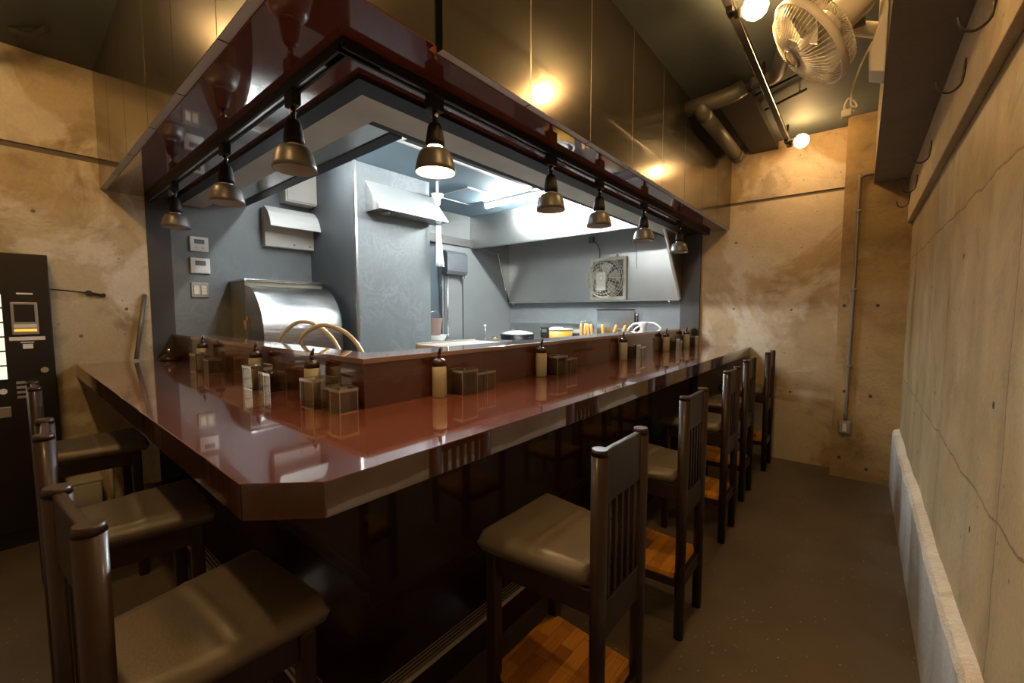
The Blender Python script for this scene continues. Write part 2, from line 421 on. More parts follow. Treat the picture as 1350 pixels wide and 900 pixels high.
# far wall, groove, tie holes
bm = B()
box(bm, SX + .02, -.13, YF, YF + .2, 0, 2.325); box(bm, -1.15, -.13, YF, YF + .2, 2.352, ZC); box(bm, -1.15, -.13, YF + .015, YF + .2, 2.325, 2.352, 1)
for x, z in ((-1.01, 2.43), (-.93, 1.98), (-.93, 1.36), (-.47, 1.35), (-.45, .62)): disc(bm, (x, YF - .001, z), (0, -1, 0), .011, 1)
struct('wall_far', bm, ['far', 'groove'])
bm = B(); box(bm, -.137, XR, YP, YF + .2, 0, ZC)
for x, z in ((-.10, 1.38), (.10, 1.38), (-.07, .70), (.09, .68), (-.08, .16), (.09, .10)): disc(bm, (x, YP - .001, z), (0, -1, 0), .012, 1)
struct('wall_far_pilaster', bm, ['pilaster', 'hole'])
bm = B(); box(bm, XR, XR + .2, YN - .2, YF + .2, 0, ZC)
for y, z in ((2.9, 1.45), (2.1, 1.52), (1.7, .72), (3.3, .75), (2.55, .98), (1.55, 1.1)): disc(bm, (XR - .001, y, z), (-1, 0, 0), .010, 1)
struct('wall_right', bm, ['right', 'hole'])
struct('wall_near', box(B(), XL - .2, XR, YN - .2, YN, 0, ZC), 'near')
# rough concrete curb along the right wall
bm = B()
ys = [YN + (YP - YN) * i / 110 for i in range(111)]
prof = []
for y in ys:
    j = random.uniform(-.004, .004); k = .008 * math.sin(y * 5.1) + .005 * math.sin(y * 13.7) + random.uniform(-.003, .003)
    prof.append([(.227, 0), (.227 + j * .3, .405 + k), (.236 + j * .4, .432 + k), (XR - .0005, .446 + k), (XR - .0005, 0)])
rows = [[bm.verts.new((p[0], y, p[1])) for p in pr] for y, pr in zip(ys, prof)]
for a, c in zip(rows, rows[1:]):
    for i in range(5):
        f = bm.faces.new([a[i], c[i], c[(i + 1) % 5], a[(i + 1) % 5]]); f.material_index = 1 if i in (1, 2) else 0
bm.faces.new(rows[0]); bm.faces.new(rows[-1][::-1])
struct('baseboard_right', bm, ['curb', 'plaster'])
# painted concrete beam overhead along the right wall
struct('ceiling_beam_right', box(B(), .035, XR, YN, YP, 2.30, ZC), 'beam')
# projecting batten that carries the hooks
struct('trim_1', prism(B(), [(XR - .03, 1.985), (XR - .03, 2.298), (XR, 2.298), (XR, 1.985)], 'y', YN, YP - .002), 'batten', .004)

# kitchen shell
bm = B(); box(bm, XL - .2, XL, .775, 2.5, 0, ZK + .1)
struct('wall_kitchen_left', bm, 'kwall')
struct('trim_2', box(B(), XL - .2, XL + .004, .645, .775, 0, ZC), 'darktrim')
bm = B(); box(bm, XL - .2, -3.70, 3.215, YF, 0, ZK + .1)
struct('wall_kitchen_side', bm, 'kplain')
struct('trim_3', box(B(), -3.703, -3.692, 3.53, 3.54, .0, 2.02), 'darktrim')
struct('wall_kitchen_side_header', box(B(), XL - .2, -3.70, 2.5, 3.215, 2.2, ZK + .1), 'kwall')
struct('trim_4', box(B(), XL - .2, -3.67, 2.478, 3.68, 2.11, 2.2), 'darktrim')
bm = B(); box(bm, XL - .2, XL, 2.48, 3.215, 0, 2.11)
dr = struct('door_1', bm, 'doorblue')
bm = B(); box(bm, XL - .2, SX + .02, YF, YF + .2, 0, ZK + .1)
struct('wall_kitchen_back', bm, 'kwall')
struct('trim_5', box(B(), -1.42, -1.235, YF - .03, YF, 0, 2.1), 'darktrim')
# pillar: dark face toward the room, marbled face toward the kitchen
bm = B(); box(bm, XL, -3.008, 1.754, 2.475, 0, ZK)
for f in bm.faces:
    if f.calc_center_median().y < 1.76: f.material_index = 1
struct('wall_kitchen_pillar', bm, ['kpillar', 'kdark'], 0)
struct('trim_6', box(B(), -3.022, -3.002, 1.748, 1.766, 0, ZK), 'alu')
bm = B()
box(bm, XL - .1, -1.50, .98, YF, ZK, ZK + .1)
struct('ceiling_kitchen', bm, 'kceil')

# ------------------------------------------------------------------ bar counter
XW = XL + .0015; YW = YF - .0015
ct = thing('bar_counter', 'glossy red-brown L-shaped counter with a cut corner and raised back ledge', 'counter', (0, 0, 0))
bm = B()
prism(bm, [(XW, CY), (-.892, CY), (CX, .376), (CX, YW), (SX - .02, YW), (SX - .02, SY + .02), (XW, SY + .02)], 'z', ZB, ZT)
bmesh.ops.recalc_face_normals(bm, faces=bm.faces[:])
for f in bm.faces:
    if abs(f.normal.z) < .5: f.material_index = 1
obj('counter_top', bm, ['red', 'rededge'], ct, .002)
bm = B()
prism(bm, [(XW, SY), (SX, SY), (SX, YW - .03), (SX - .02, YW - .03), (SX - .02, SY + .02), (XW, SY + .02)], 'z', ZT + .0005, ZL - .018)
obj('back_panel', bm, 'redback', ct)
bm = B()
prism(bm, [(XW, SY - .003), (SX + .003, SY - .003), (SX + .003, YW - .03), (SX - .17, YW - .03), (SX - .17, SY + .13), (XW, SY + .13)], 'z', ZL - .018, ZL)
obj('ledge', bm, 'ledge', ct, .0015)
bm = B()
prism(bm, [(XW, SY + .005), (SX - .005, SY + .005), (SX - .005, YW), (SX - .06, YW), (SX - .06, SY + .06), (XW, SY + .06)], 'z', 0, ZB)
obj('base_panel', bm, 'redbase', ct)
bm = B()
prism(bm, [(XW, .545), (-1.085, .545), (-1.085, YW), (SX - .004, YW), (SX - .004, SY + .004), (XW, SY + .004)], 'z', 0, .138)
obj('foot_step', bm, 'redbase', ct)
for leg in ('y', 'x'):
    bm = B()
    # ribbed metal step nosing: flat plate, three dark grooves, bright lip
    if leg == 'y':
        box(bm, -1.128, -1.078, .545, YW, .138, .145); box(bm, -1.083, -1.076, .545, YW, .126, .145)
        for k in range(3): box(bm, -1.122 + k * .013, -1.116 + k * .013, .545, YW, .145, .1465, 1)
    else:
        box(bm, XW, -1.128, .538, .588, .138, .145); box(bm, XW, -1.128, .536, .543, .126, .145)
        for k in range(3): box(bm, XW, -1.128, .552 + k * .013, .558 + k * .013, .145, .1465, 1)
    obj('step_nosing', bm, ['alurib', 'ribdark'], ct)
bm = B(); box(bm, SX - .01, CX - .10, .90, .94, ZB - .05, ZB); box(bm, SX - .01, CX - .1, 2.7, 2.74, ZB - .05, ZB); box(bm, -2.6, -2.56, CY + .1, SY, ZB - .05, ZB)
obj('bracket', bm, 'blackmetal', ct)

# ------------------------------------------------------------------ overhead canopy
cn = thing('overhead_canopy', 'dark panelled box hung over the counter, with glossy red-brown underside', 'canopy', (0, 0, 0))
T = .03
bm = B()
# soffit board (L-shaped), reaching the outer face near the corner
prism(bm, [(PX - T, PY), (PX - .0005, PY), (PX - .0005, .842), (PX - T, .842)], 'z', ZS - .004, ZS - .0008)
prism(bm, [(XL, PY + T), (PX - T, PY + T), (PX - T, YF), (-1.375, YF), (-1.375, .838), (XL, .838)], 'z', ZS - .004, ZS + .02)
obj('soffit_board', bm, 'redunder', cn)
ysm = [.872, 1.307, 1.762, 2.218, 2.662, 3.093, 3.53, 3.97, YF]
for a, b in zip(ysm, ysm[1:]):
    bm = box(B(), PX - T, PX, a + .002, b - .002, ZS, ZC)
    bmesh.ops.recalc_face_normals(bm, faces=bm.faces[:])
    for f in bm.faces:
        if f.normal.z < -.5: f.material_index = 1
        if f.normal.y < -.5 and a < .9 and a > 0: f.material_index = 2
    obj('panel', bm, ['panel', 'panelcore', 'black'], cn, .001, 1)
obj('panel', box(B(), PX - T, PX, PY, .842, ZS, ZC), 'panel', cn, .001, 1)
xs = [XL, -3.29, -2.829, -2.353, -1.917, -1.45, PX - T]
for a, b in zip(xs, xs[1:]):
    bm = box(B(), a + .002, b - .002, PY, PY + T, ZS, ZC)
    bmesh.ops.recalc_face_normals(bm, faces=bm.faces[:])
    for f in bm.faces:
        if f.normal.z < -.5: f.material_index = 1
        if f.normal.y < -.5 and a < .9 and a > 0: f.material_index = 2
    obj('panel', bm, ['panel', 'panelcore', 'black'], cn, .001, 1)
bm = B(); box(bm, PX - .06, PX - T - .002, .84, YF, ZS + .02, ZC); box(bm, XL, PX - .06, PY + T + .002, PY + .06, ZS + .02, ZC)
obj('frame_board', bm, 'black', cn)
bm = B()
for y in ysm[1:-1]: box(bm, PX - .004, PX - .0012, y - .0019, y + .0019, ZS + .002, ZC)
for x in xs[1:-1]: box(bm, x - .0019, x + .0019, PY + .0012, PY + .004, ZS + .002, ZC)
obj('joint_strip', bm, 'jointstrip', cn)
bm = B()
prism(bm, [(XL, .776), (-1.289, .776), (-1.289, YF), (-1.375, YF), (-1.375, .838), (XL, .838)], 'z', ZS - .022, ZS - .0045)
obj('edge_strip', bm, 'black', cn)
bm = B()
prism(bm, [(XL, .838), (-1.375, .838), (-1.375, YF), (-1.54, YF), (-1.54, .985), (XL, .985)], 'z', ZS - .016, ZS + .05)
obj('inner_board', bm, 'greyunder', cn)
bm = B(); box(bm, XL, -1.62, .985, 1.20, 2.17, 2.19)
obj('liner_sheet', bm, 'steel', cn)
bm = B(); box(bm, XL, -1.74, 1.20, 1.27, 2.165, 2.215)
obj('inner_bar', bm, 'black', cn)
bm = B(); box(bm, -1.585, -1.54, .985, YF, ZS - .012, ZS + .035)
obj('inner_bar', bm, 'black', cn)
bm = B(); box(bm, -1.60, -1.55, .99, YF, ZS + .035, ZK); box(bm, XL, -1.60, .99, 1.02, 2.19, ZK)
obj('backing_board', bm, 'kdark', cn)

# track with spot lamps under the soffit
tk = thing('lighting_track', 'black L-shaped lighting track under the glossy red soffit', 'lighting track', (0, 0, 0))
TX, TY = -1.17, .665
bm = B()
ztop = ZS - .0045
box(bm, TX - .018, TX + .018, TY - .018, YF - .05, ztop - .012, ztop); box(bm, TX - .018, TX - .009, TY - .018, YF - .05, ztop - .032, ztop - .012); box(bm, TX + .009, TX + .018, TY - .018, YF - .05, ztop - .032, ztop - .012)
obj('rail', bm, 'blackmetal', tk)
bm = B()
box(bm, XL + .02, TX - .0185, TY - .018, TY + .018, ztop - .012, ztop); box(bm, XL + .02, TX - .0185, TY - .018, TY - .009, ztop - .032, ztop - .012); box(bm, XL + .02, TX - .0185, TY + .009, TY + .018, ztop - .032, ztop - .012)
obj('rail', bm, 'blackmetal', tk)
bm = B()
box(bm, TX - .0088, TX + .0088, TY + .12, YF - .06, ztop - .026, ztop - .0125); obj('conductor_channel', bm, 'alu', tk)
bm = B()
box(bm, XL + .03, TX - .12, TY - .0088, TY + .0088, ztop - .026, ztop - .0125); obj('conductor_channel', bm, 'alu', tk)

ZTB = ztop - .032    # underside of the track
def lamp(loc, rz, label, lit=False):
    t = thing('track_spotlight', label, 'lamp', loc, rz, 'spotlights on the counter track')
    z = 0.
    bm = B(); box(bm, -.016, .016, -.03, .03, z - .046, z - .0005); obj('adapter', bm, 'blackmetal', t, .003)
    bm = B(); cyl(bm, (0, 0, z - .046), (0, 0, z - .092), .0085, n=12); obj('stem', bm, 'blackmetal', t)
    bm = B(); cyl(bm, (-.011, 0, z - .062), (.011, 0, z - .062), .007, n=10); obj('swivel_pin', bm, 'chrome', t)
    bm = B(); lathe(bm, [(.012, z - .088), (.020, z - .091), (.0255, z - .104), (.0325, z - .150), (.033, z - .166), (.001, z - .166)]); obj('neck', bm, 'blackmetal', t)
    bm = B(); lathe(bm, [(.001, z - .1665), (.026, z - .1665), (.026, z - .178), (.001, z - .178)])
    obj('collar', bm, 'spotbulb' if lit else 'chrome', t)
    bm = B()
    lathe(bm, [(.010, z - .1785), (.036, z - .1785), (.049, z - .183), (.058, z - .196), (.064, z - .218), (.0685, z - .240), (.0715, z - .2555), (.068, z - .2555)], n=32)
    # drop the flat closing caps so the shade is an open bell
    for f in [f for f in bm.faces if len(f.verts) > 4 and f.calc_center_median().z < z - .25]: bm.faces.remove(f)
    obj('shade', bm, 'bell', t)
    bm = B()
    lathe(bm, [(.0678, z - .2552), (.0655, z - .240), (.0612, z - .219), (.055, z - .199), (.03, z - .190), (.001, z - .188)], n=32)
    for f in [f for f in bm.faces if len(f.verts) > 4 and f.calc_center_median().z < z - .25]: bm.faces.remove(f)
    obj('shade_lining', bm, 'bellin', t)
    bm = B()
    zb = z - .238 if lit else z - .215
    rr = .061 if lit else .042
    lathe(bm, [(.018, z - .19), (.03, z - .2), (rr, zb + .012), (rr, zb), (rr * .7, zb - .008), (.001, zb - .012)], n=24); obj('bulb', bm, 'spotbulb' if lit else 'badge', t)
    return t
RL = [.992, 1.705, 2.19, 2.83, 3.56]
RT = ['bell-shaped spotlight that is switched on, glowing warm over the counter', 'unlit bell spotlight next beyond the glowing one on the right track arm',
      'unlit bell spotlight third from the corner on the right track arm', 'unlit bell spotlight second from the far wall on the right track arm', 'unlit bell spotlight nearest the far wall']
lit0 = lamp((TX, RL[0], ZTB), 0, RT[0], True)
lamp1 = lamp((TX, RL[1], ZTB), 0, RT[1])
for y, tx in zip(RL[2:], RT[2:]): dup(lamp1, (TX, y, ZTB), 0, tx)
for x, tx in ((-1.52, 'unlit bell spotlight on the left track arm nearest the corner, largest in view'), (-2.21, 'unlit bell spotlight in the middle of the left track arm'), (-3.08, 'unlit bell spotlight at the left wall end of the track')):
    dup(lamp1, (x, TY, ZTB), PI / 2, tx)

# ------------------------------------------------------------------ bar chairs
def chair(loc, rz, label):
    t = thing('bar_chair', label, 'chair', loc, rz, 'wooden chairs around the counter')
    hw = .123; fw = .158; fx = .315
    for s in (-1, 1):
        bm = B()
        cyl(bm, (0, s * hw, 0), (0, s * hw, .985), .0195, .0215, n=20, ex=1.0, ey=1.0)
        cyl(bm, (0, s * hw, .985), (0, s * hw, 1.0), .0222, .019, n=20)
        obj('rear_leg', bm, 'wood', t)
        bm = B(); prism(bm, [(fx - .018, s * fw - .018), (fx + .018, s * fw - .018), (fx + .018, s * fw + .018), (fx - .018, s * fw + .018)], 'z', 0, .64)
        obj('front_leg', bm, 'wood', t, .007, 3)
        # side rails under the seat and under the footboard
        for z0, z1 in ((.575, .64), (.215, .248)):
            bm = B(); prism(bm, [(.015, s * (hw + .004) - .009), (fx - .015, s * (fw - .004) - .009), (fx - .015, s * (fw - .004) + .009), (.015, s * (hw + .004) + .009)], 'z', z0, z1)
            obj('side_rail', bm, 'wood', t, .003)
    bm = B(); box(bm, fx - .009, fx + .009, -fw + .015, fw - .015, .575, .64); obj('front_rail', bm, 'wood', t, .003)
    bm = B(); box(bm, fx - .008, fx + .008, -fw + .015, fw - .015, .215, .248); obj('front_rail', bm, 'wood', t, .003)
    bm = B(); box(bm, -.009, .009, -hw + .016, hw - .016, .50, .60); obj('back_rail', bm, 'wood', t, .003)
    bm = B(); box(bm, -.009, .009, -hw + .016, hw - .016, .205, .262); obj('back_rail', bm, 'wood', t, .003)
    bm = B(); box(bm, -.009, .009, -hw + .016, hw - .016, .855, .992); obj('top_rail', bm, 'wood', t, .004)
    for k in range(5):
        y = -.076 + .038 * k
        bm = B(); box(bm, -.006, .006, y - .0075, y + .0075, .598, .857); obj('slat', bm, 'wood', t, .002)
    # padded seat: rounded slab with a faint crease, wider at the front
    bm = B(); n = 14; top = []; 
    def outline(u):
        return None
    rows = []
    W = lambda x: .140 + (.188 - .140) * (x - .02) / .345
    nx, ny = 41, 17
    for i in range(nx):
        row = []
        x = .022 + .345 * i / (nx - 1)
        for j in range(ny):
            v = -1 + 2 * j / (ny - 1); u = -1 + 2 * i / (nx - 1)
            # squircle the corners
            k = max(0., abs(u) ** 6 + abs(v) ** 6 - 1)
            sh = 1 - .055 * k
            xx = .1945 + (x - .1945) * sh; yy = W(x) * v * sh
            d = max(abs(u), abs(v))
            z = .700 - .010 * d ** 4 - .018 * max(0, (d - .93) / .07) ** 2
            z += .0035 * math.exp(-((x - .19) / .010) ** 2) * (1 - d ** 6) - (.003 * (1 - d ** 4) if x < .19 else 0) 
            row.append(bm.verts.new((xx, yy, z)))
        rows.append(row)
    for i in range(nx - 1):
        for j in range(ny - 1):
            f = bm.faces.new([rows[i][j], rows[i + 1][j], rows[i + 1][j + 1], rows[i][j + 1]]); f.smooth = True
    edge = [rows[i][0] for i in range(nx)] + [rows[nx - 1][j] for j in range(1, ny)] + [rows[i][ny - 1] for i in range(nx - 2, -1, -1)] + [rows[0][j] for j in range(ny - 2, 0, -1)]
    low1 = []; low2 = []
    for v in edge:
        c = Vector((.1945, 0, 0)); d = (Vector((v.co.x, v.co.y, 0)) - c)
        o = d.normalized() * .006
        low1.append(bm.verts.new((v.co.x + o.x, v.co.y + o.y, .662)))
        low2.append(bm.verts.new((v.co.x - o.x, v.co.y - o.y, .6405)))
    m = len(edge)
    for A, C in ((edge, low1), (low1, low2)):
        for i in range(m):
            f = bm.faces.new([A[i], A[(i + 1) % m], C[(i + 1) % m], C[i]]); f.smooth = True
    bm.faces.new(low2)
    obj('seat', bm, 'vinyl', t)
    bm = B(); prism(bm, [(.010, -hw + .022), (.024, -hw - .012), (fx - .022, -fw + .004), (fx + .012, -fw + .022), (fx + .012, fw - .022), (fx - .022, fw - .004), (.024, hw + .012), (.010, hw - .022)], 'z', .249, .272)
    obj('footboard', bm, 'parquet', t, .002)
    return t
c0 = chair((-.470, 1.025, 0), PI, 'dark wooden counter chair nearest the camera on the right, its orange footboard in full view')
for x, y, lab in ((-.515, 1.812, 'second dark wooden chair from the counter corner along the right arm'),
                  (-.562, 2.70, 'middle one of the five dark chairs along the right arm of the counter'),
                  (-.590, 3.37, 'second chair from the far wall along the right arm of the counter'),
                  (-.570, 4.12, 'dark chair standing against the far concrete wall at the counter end')):
    dup(c0, (x, y, 0), PI, lab)
for x, y, lab in ((-1.038, .056, 'large foreground chair at bottom left, nearest the cut counter corner on the left arm'),
                  (-1.812, .056, 'middle chair of three along the left arm of the counter'),
                  (-2.91, .068, 'chair on the left arm closest to the black ticket machine')):
    dup(c0, (x, y, 0), PI / 2 + {-1.038: .085, -1.812: -.05}.get(x, 0.), lab)

# ------------------------------------------------------------------ condiments on the counter
def bottle(loc, label):
    t = thing('squeeze_bottle', label, 'bottle', loc, 0, 'squeeze bottles on the counter')
    bm = B(); lathe(bm, [(.024, 0), (.0275, .004), (.0275, .112), (.025, .120), (.021, .124)], n=20); obj('body', bm, 'bottle', t)
    bm = B(); lathe(bm, [(.0262, .1205), (.0268, .136), (.022, .144), (.010, .150)], n=20); obj('cap', bm, 'cap', t)
    bm = B(); cyl(bm, (0, 0, .149), (0, 0, .168), .0080, .0065, n=10); cyl(bm, (0, 0, .166), (.008, 0, .192), .0072, .0035, n=10); obj('nozzle', bm, 'cap', t)
    return t
def jar(loc, rz, w, d, h, label, nm='condiment_box'):
    t = thing(nm, label, 'jar', loc, rz, 'clear lidded boxes on the counter')
    bm = B(); e = .0025
    box(bm, -w, w, -d, -d + e, 0, h); box(bm, -w, w, d - e, d, 0, h); box(bm, -w, -w + e, -d + e, d - e, 0, h); box(bm, w - e, w, -d + e, d - e, 0, h); box(bm, -w + e, w - e, -d + e, d - e, 0, .004)
    for sx in (-1, 1):
        for sy_ in (-1, 1): box(bm, sx * (w + .0003) - .0013, sx * (w + .0003) + .0013, sy_ * (d + .0003) - .0013, sy_ * (d + .0003) + .0013, 0, h, 1)
    box(bm, -w, w, -d - .0006, -d + .0006, 0, .003, 1); box(bm, -w, w, d - .0006, d + .0006, 0, .003, 1)
    obj('body', bm, ['jar', 'jaredge'], t)
    bm = B(); box(bm, -w - .002, w + .002, -d - .002, d + .002, h + .0003, h + .005); box(bm, -w * .35, w * .35, -.006, .006, h + .005, h + .011)
    for a in ((-w - .003, w + .003, -d - .003, -d + .001), (-w - .003, w + .003, d - .001, d + .003), (-w - .003, -w + .001, -d + .001, d - .001), (w - .001, w + .003, -d + .001, d - .001)): box(bm, *a, h - .004, h + .006, 1)
    obj('lid', bm, ['jarlid', 'jaredge'], t)
    return t
bp = {}
Z0 = ZT
rg = [(1.052, 'at the counter corner, right arm', 3), (1.722, 'second along the right arm', 3), (2.68, 'third along the right arm', 3),
      (3.50, 'right arm, second from far wall', 3), (4.03, 'right arm, closest to far wall', 2)]
b0 = None; jL = None; jS = None
for i, (y, where, n) in enumerate(rg):
    x = -1.233
    lab = 'milky squeeze bottle with dark cap, ' + where
    if b0 is None: b0 = bottle((x, y, Z0), lab)
    else: dup(b0, (x, y, Z0), random.uniform(-1, 1), lab)
    a = 'largest clear box beside the bottle, ' + where
    if jL is None: jL = jar((-1.212, y + .100, Z0), .04, .042, .042, .094, a)
    else: dup(jL, (-1.212, y + .100, Z0), random.uniform(-.1, .1), a)
    for k in range(n - 1):
        lab = ('small clear box, middle of its row, ' if k == 0 else 'small clear box, far end of its row, ') + where
        p = (-1.220, y + .181 + .061 * k, Z0)
        if jS is None: jS = jar(p, 0, .031, .0275, .073, lab)
        else: dup(jS, p, random.uniform(-.08, .08), lab)
lg = [(-1.552, 'at the counter corner, left arm', 3), (-2.10, 'in the middle of the left arm', 3), (-2.90, 'left arm, near the left wall', 3)]
for x, where, n in lg:
    dup(b0, (x, .715, Z0), PI / 2 + random.uniform(-.5, .5), 'milky squeeze bottle with dark cap, ' + where)
    dup(jL, (x + .118, .682, Z0), .05, 'largest clear box beside the bottle, ' + where)
    for k in range(n - 1):
        lab = ('small clear box, middle of its row, ' if k == 0 else 'small clear box, corner-side end of its row, ') + where
        dup(jS, (x + .202 + .062 * k, .698 - .004 * k, Z0), PI / 2 + .04, lab)
# dark domed pot with a chrome knob at the wall end of the counter
t = thing('domed_pot', 'small dark domed pot with chrome knob at the counter end by the left wall', 'pot', (-3.60, .70, ZT))
bm = B(); lathe(bm, [(.055, 0), (.060, .006), (.050, .022), (.03, .036), (.012, .042), (.001, .043)]); obj('dome', bm, 'cap', t)
bm = B(); cyl(bm, (0, 0, .042), (0, 0, .08), .009, .011, n=12); obj('knob', bm, 'chrome', t)
# grey rod leaning on the wall
bm = B(); cyl(bm, (-3.70, .545, ZT + .0125), (-3.742, .614, 1.45), .0125, n=10)
tag(obj('leaning_rod', bm, 'rod'), 'thin grey rod leaning on the left wall behind the counter end', 'rod')

# ------------------------------------------------------------------ ticket machine
vm = thing('ticket_machine', 'tall black ticket vending machine against the left concrete wall', 'vending machine', (XL, 0, 0))
d = .157
bm = B(); box(bm, 0.002, d, -.62, .175, .10, 1.655); obj('body', bm, 'vend', vm, .004)
bm = B(); box(bm, .02, d - .03, -.60, .155, 0, .10); obj('plinth', bm, 'vend', vm)
bm = B(); box(bm, d, d + .006, -.55, -.003, .955, 1.44); obj('button_panel', bm, 'vend', vm)
for r in range(6):
    for c in range(5):
        bm = B(); z0 = .962 + r * .079; y0 = -.545 + c * .109
        box(bm, d + .006, d + .010, y0, y0 + .102, z0, z0 + .07); obj('menu_button', bm, 'vendlight', vm)
sl = obj('bill_slot', box(B(), d, d + .012, .022, .122, 1.205, 1.385), 'vendgrey', vm, .003)
bm = B(); box(bm, d + .012, d + .013, .034, .110, 1.275, 1.372); obj('opening', bm, 'vend', sl)
bm = B(); box(bm, d + .012, d + .016, .030, .114, 1.222, 1.236); obj('slot_light', bm, 'orange', sl)
bm = B(); box(bm, d + .012, d + .020, .030, .114, 1.243, 1.262); obj('slot_lip', bm, 'signwhite', sl)
bm = B(); box(bm, d, d + .002, .010, .143, 1.172, 1.192); obj('white_strip', bm, 'signwhite', vm)
bm = B(); box(bm, d, d + .002, .057, .095, 1.125, 1.152); box(bm, d, d + .002, .05, .10, 1.158, 1.163); obj('small_label', bm, 'signwhite', vm)
bm = B(); box(bm, d, d + .002, .048, .108, 1.428, 1.437); obj('maker_strip', bm, 'signwhite', vm)
bm = B(); cyl(bm, (d, .131, 1.0), (d + .018, .131, 1.0), .016, n=16); obj('lock', bm, 'chrome', vm)
bm = B()
for k in range(4): box(bm, d, d + .006, .022, .055 + .004 * k, .93 - .027 * k, .944 - .027 * k)
obj('coin_slot', bm, 'vendgrey', vm)
bm = B(); cyl(bm, (d, -.026, .895), (d + .012, -.026, .895), .015, n=14); obj('return_button', bm, 'signwhite', vm)
bm = B(); box(bm, d, d + .015, -.34, -.003, .75, .81); obj('ticket_tray', bm, 'vendgrey', vm, .004)
bm = B(); tube(bm, smoothpath([(XL + .004, .17, 1.468), (XL + .004, .26, 1.462), (XL + .006, .345, 1.45)], 6), .003, 6); cyl(bm, (XL, .345, 1.45), (XL + .03, .345, 1.45), .016, n=10); cyl(bm, (XL + .018, .345, 1.452), (XL + .018, .41, 1.437), .007, n=8); cyl(bm, (XL + .002, .41, 1.437), (XL + .03, .41, 1.437), .013, n=10)
tag(obj('wall_cable', bm, 'iron'), 'thin black cable ending in a small plug on the left wall beside the ticket machine', 'cable')
# small bin and wall pipe under the counter end
t = thing('waste_bin', 'small grey bin on the floor by the left wall behind the chairs', 'bin', (-3.62, .26, 0))
bm = B(); prism(bm, [(-.07, -.07), (.07, -.07), (.07, .07), (-.07, .07)], 'z', 0, .30); obj('bin_body', bm, 'beige', t, .01)
bm = B(); box(bm, -.074, .074, -.074, .074, .30, .315); obj('rim', bm, 'beige', t, .003)
bm = B(); cyl(bm, (XL + .012, .392, 0), (XL + .012, .392, .42), .011, n=10); tag(obj('floor_pipe', bm, 'cream'), 'short pale pipe rising from the floor along the left wall', 'pipe')

# ------------------------------------------------------------------ kitchen wall controls
def control(y0, y1, z0, z1, label, kind):
    t = thing('wall_controller' if kind != 'sw' else 'light_switch', label, 'switch' if kind == 'sw' else 'thermostat', (XL, (y0 + y1) / 2, z0))
    w = (y1 - y0) / 2; h = z1 - z0
    bm = B(); box(bm, 0, .012 if kind == 'sw' else .02, -w, w, 0, h); obj('plate', bm, 'white' if kind != 'sw' else 'vendgrey', t, .003)
    if kind == 'sw':
        for s in (-1, 1):
            for k in range(3 if s > 0 else 1):
                hh = h * .62 / (3 if s > 0 else 1); z = h * .19 + k * hh
                bm = B(); box(bm, .012, .017, s * w * .42 - .016, s * w * .42 + .016, z + .001, z + hh - .001); obj('rocker', bm, 'cream', t, .001)
    else:
        bm = B(); box(bm, .02, .0215, -w * .55, w * .55, h * .52, h * .82); obj('display', bm, 'lcd', t)
        if kind == 'a':
            for s in (-1, 1):
                bm = B(); cyl(bm, (.02, s * w * .35, h * .25), (.024, s * w * .35, h * .25), .008, n=12); obj('button', bm, 'cream', t)
        else:
            bm = B(); box(bm, .02, .023, -w * .8, w * .8, h * .06, h * .34); obj('cover_flap', bm, 'whitepaint', t, .001)
    return t
control(.88, .992, 1.772, 1.877, 'white wall controller with two round buttons, topmost of the three', 'a')
control(.878, .996, 1.612, 1.724, 'white wall thermostat with display, in the middle of the three', 'b')
control(.876, .982, 1.438, 1.545, 'beige light switch plate with rockers, lowest of the three', 'sw')
# distribution box and curved-cover box
t = thing('distribution_box', 'beige metal box with small latch high on the kitchen wall under the soffit', 'electrical box', (XL, 1.68, 2.23))
bm = B(); box(bm, 0, .13, -.175, .175, 0, .26); obj('body', bm, 'beige', t, .004)
bm = B(); box(bm, .13, .142, -.165, .165, .01, .25); dd = obj('door', bm, 'beige', t, .004)
bm = B(); box(bm, .142, .150, -.13, -.11, .16, .205); obj('latch', bm, 'chrome', dd, .002)
t = thing('vent_box', 'pale wall box with a curved white flap cover raised over it', 'vent', (XL, 1.57, 1.862))
bm = B(); box(bm, 0, .06, -.205, .20, 0, .31); obj('body', bm, 'beige', t, .004)
bm = B()
pr = [(.062, .318), (.10, .300), (.145, .262), (.178, .21), (.20, .145)]
lo = [(x - .004, z - .004) for x, z in pr][::-1]
prism(bm, pr + lo, 'y', -.21, .235); obj('curved_cover', bm, 'whitepaint', t)
bm = B()
for y in (.02, .15): cyl(bm, (.06, y, .03), (.063, y, .03), .008, n=10)
obj('screw', bm, 'badge', t)

# stainless roll-front cabinet
t = thing('steel_cabinet', 'stainless cabinet with a curved roll front behind the left ledge', 'cabinet', (XL, 1.124, 0))
W = .575
bm = B(); box(bm, 0.002, .302, 0, W, .85, 1.555); obj('body', bm, 'cabinetside', t, .004)
bm = B(); box(bm, .002, .325, -.008, W + .008, 1.5555, 1.572); obj('top_lip', bm, 'steelsmooth', t, .003)
pr = [(.305, .85), (.62, .85)] + [(.62, .95), (.622, 1.10)] + [(.305 + .317 * math.cos(a), 1.15 + .375 * math.sin(a)) for a in [PI / 2 * k / 14 for k in range(0, 15)]]
bm = B(); prism(bm, pr, 'y', .004, W - .004)
for f in bm.faces: f.smooth = True
rf = obj('roll_front', bm, 'rollsteel', t)
md = rf.modifiers.new('split', 'EDGE_SPLIT'); md.split_angle = .6
bm = B(); box(bm, .33, .345, -.012, 0, 1.27, 1.30); cyl(bm, (.338, -.02, 1.27), (.352, -.02, 1.20), .010, n=8); obj('lever', bm, 'handle', t)
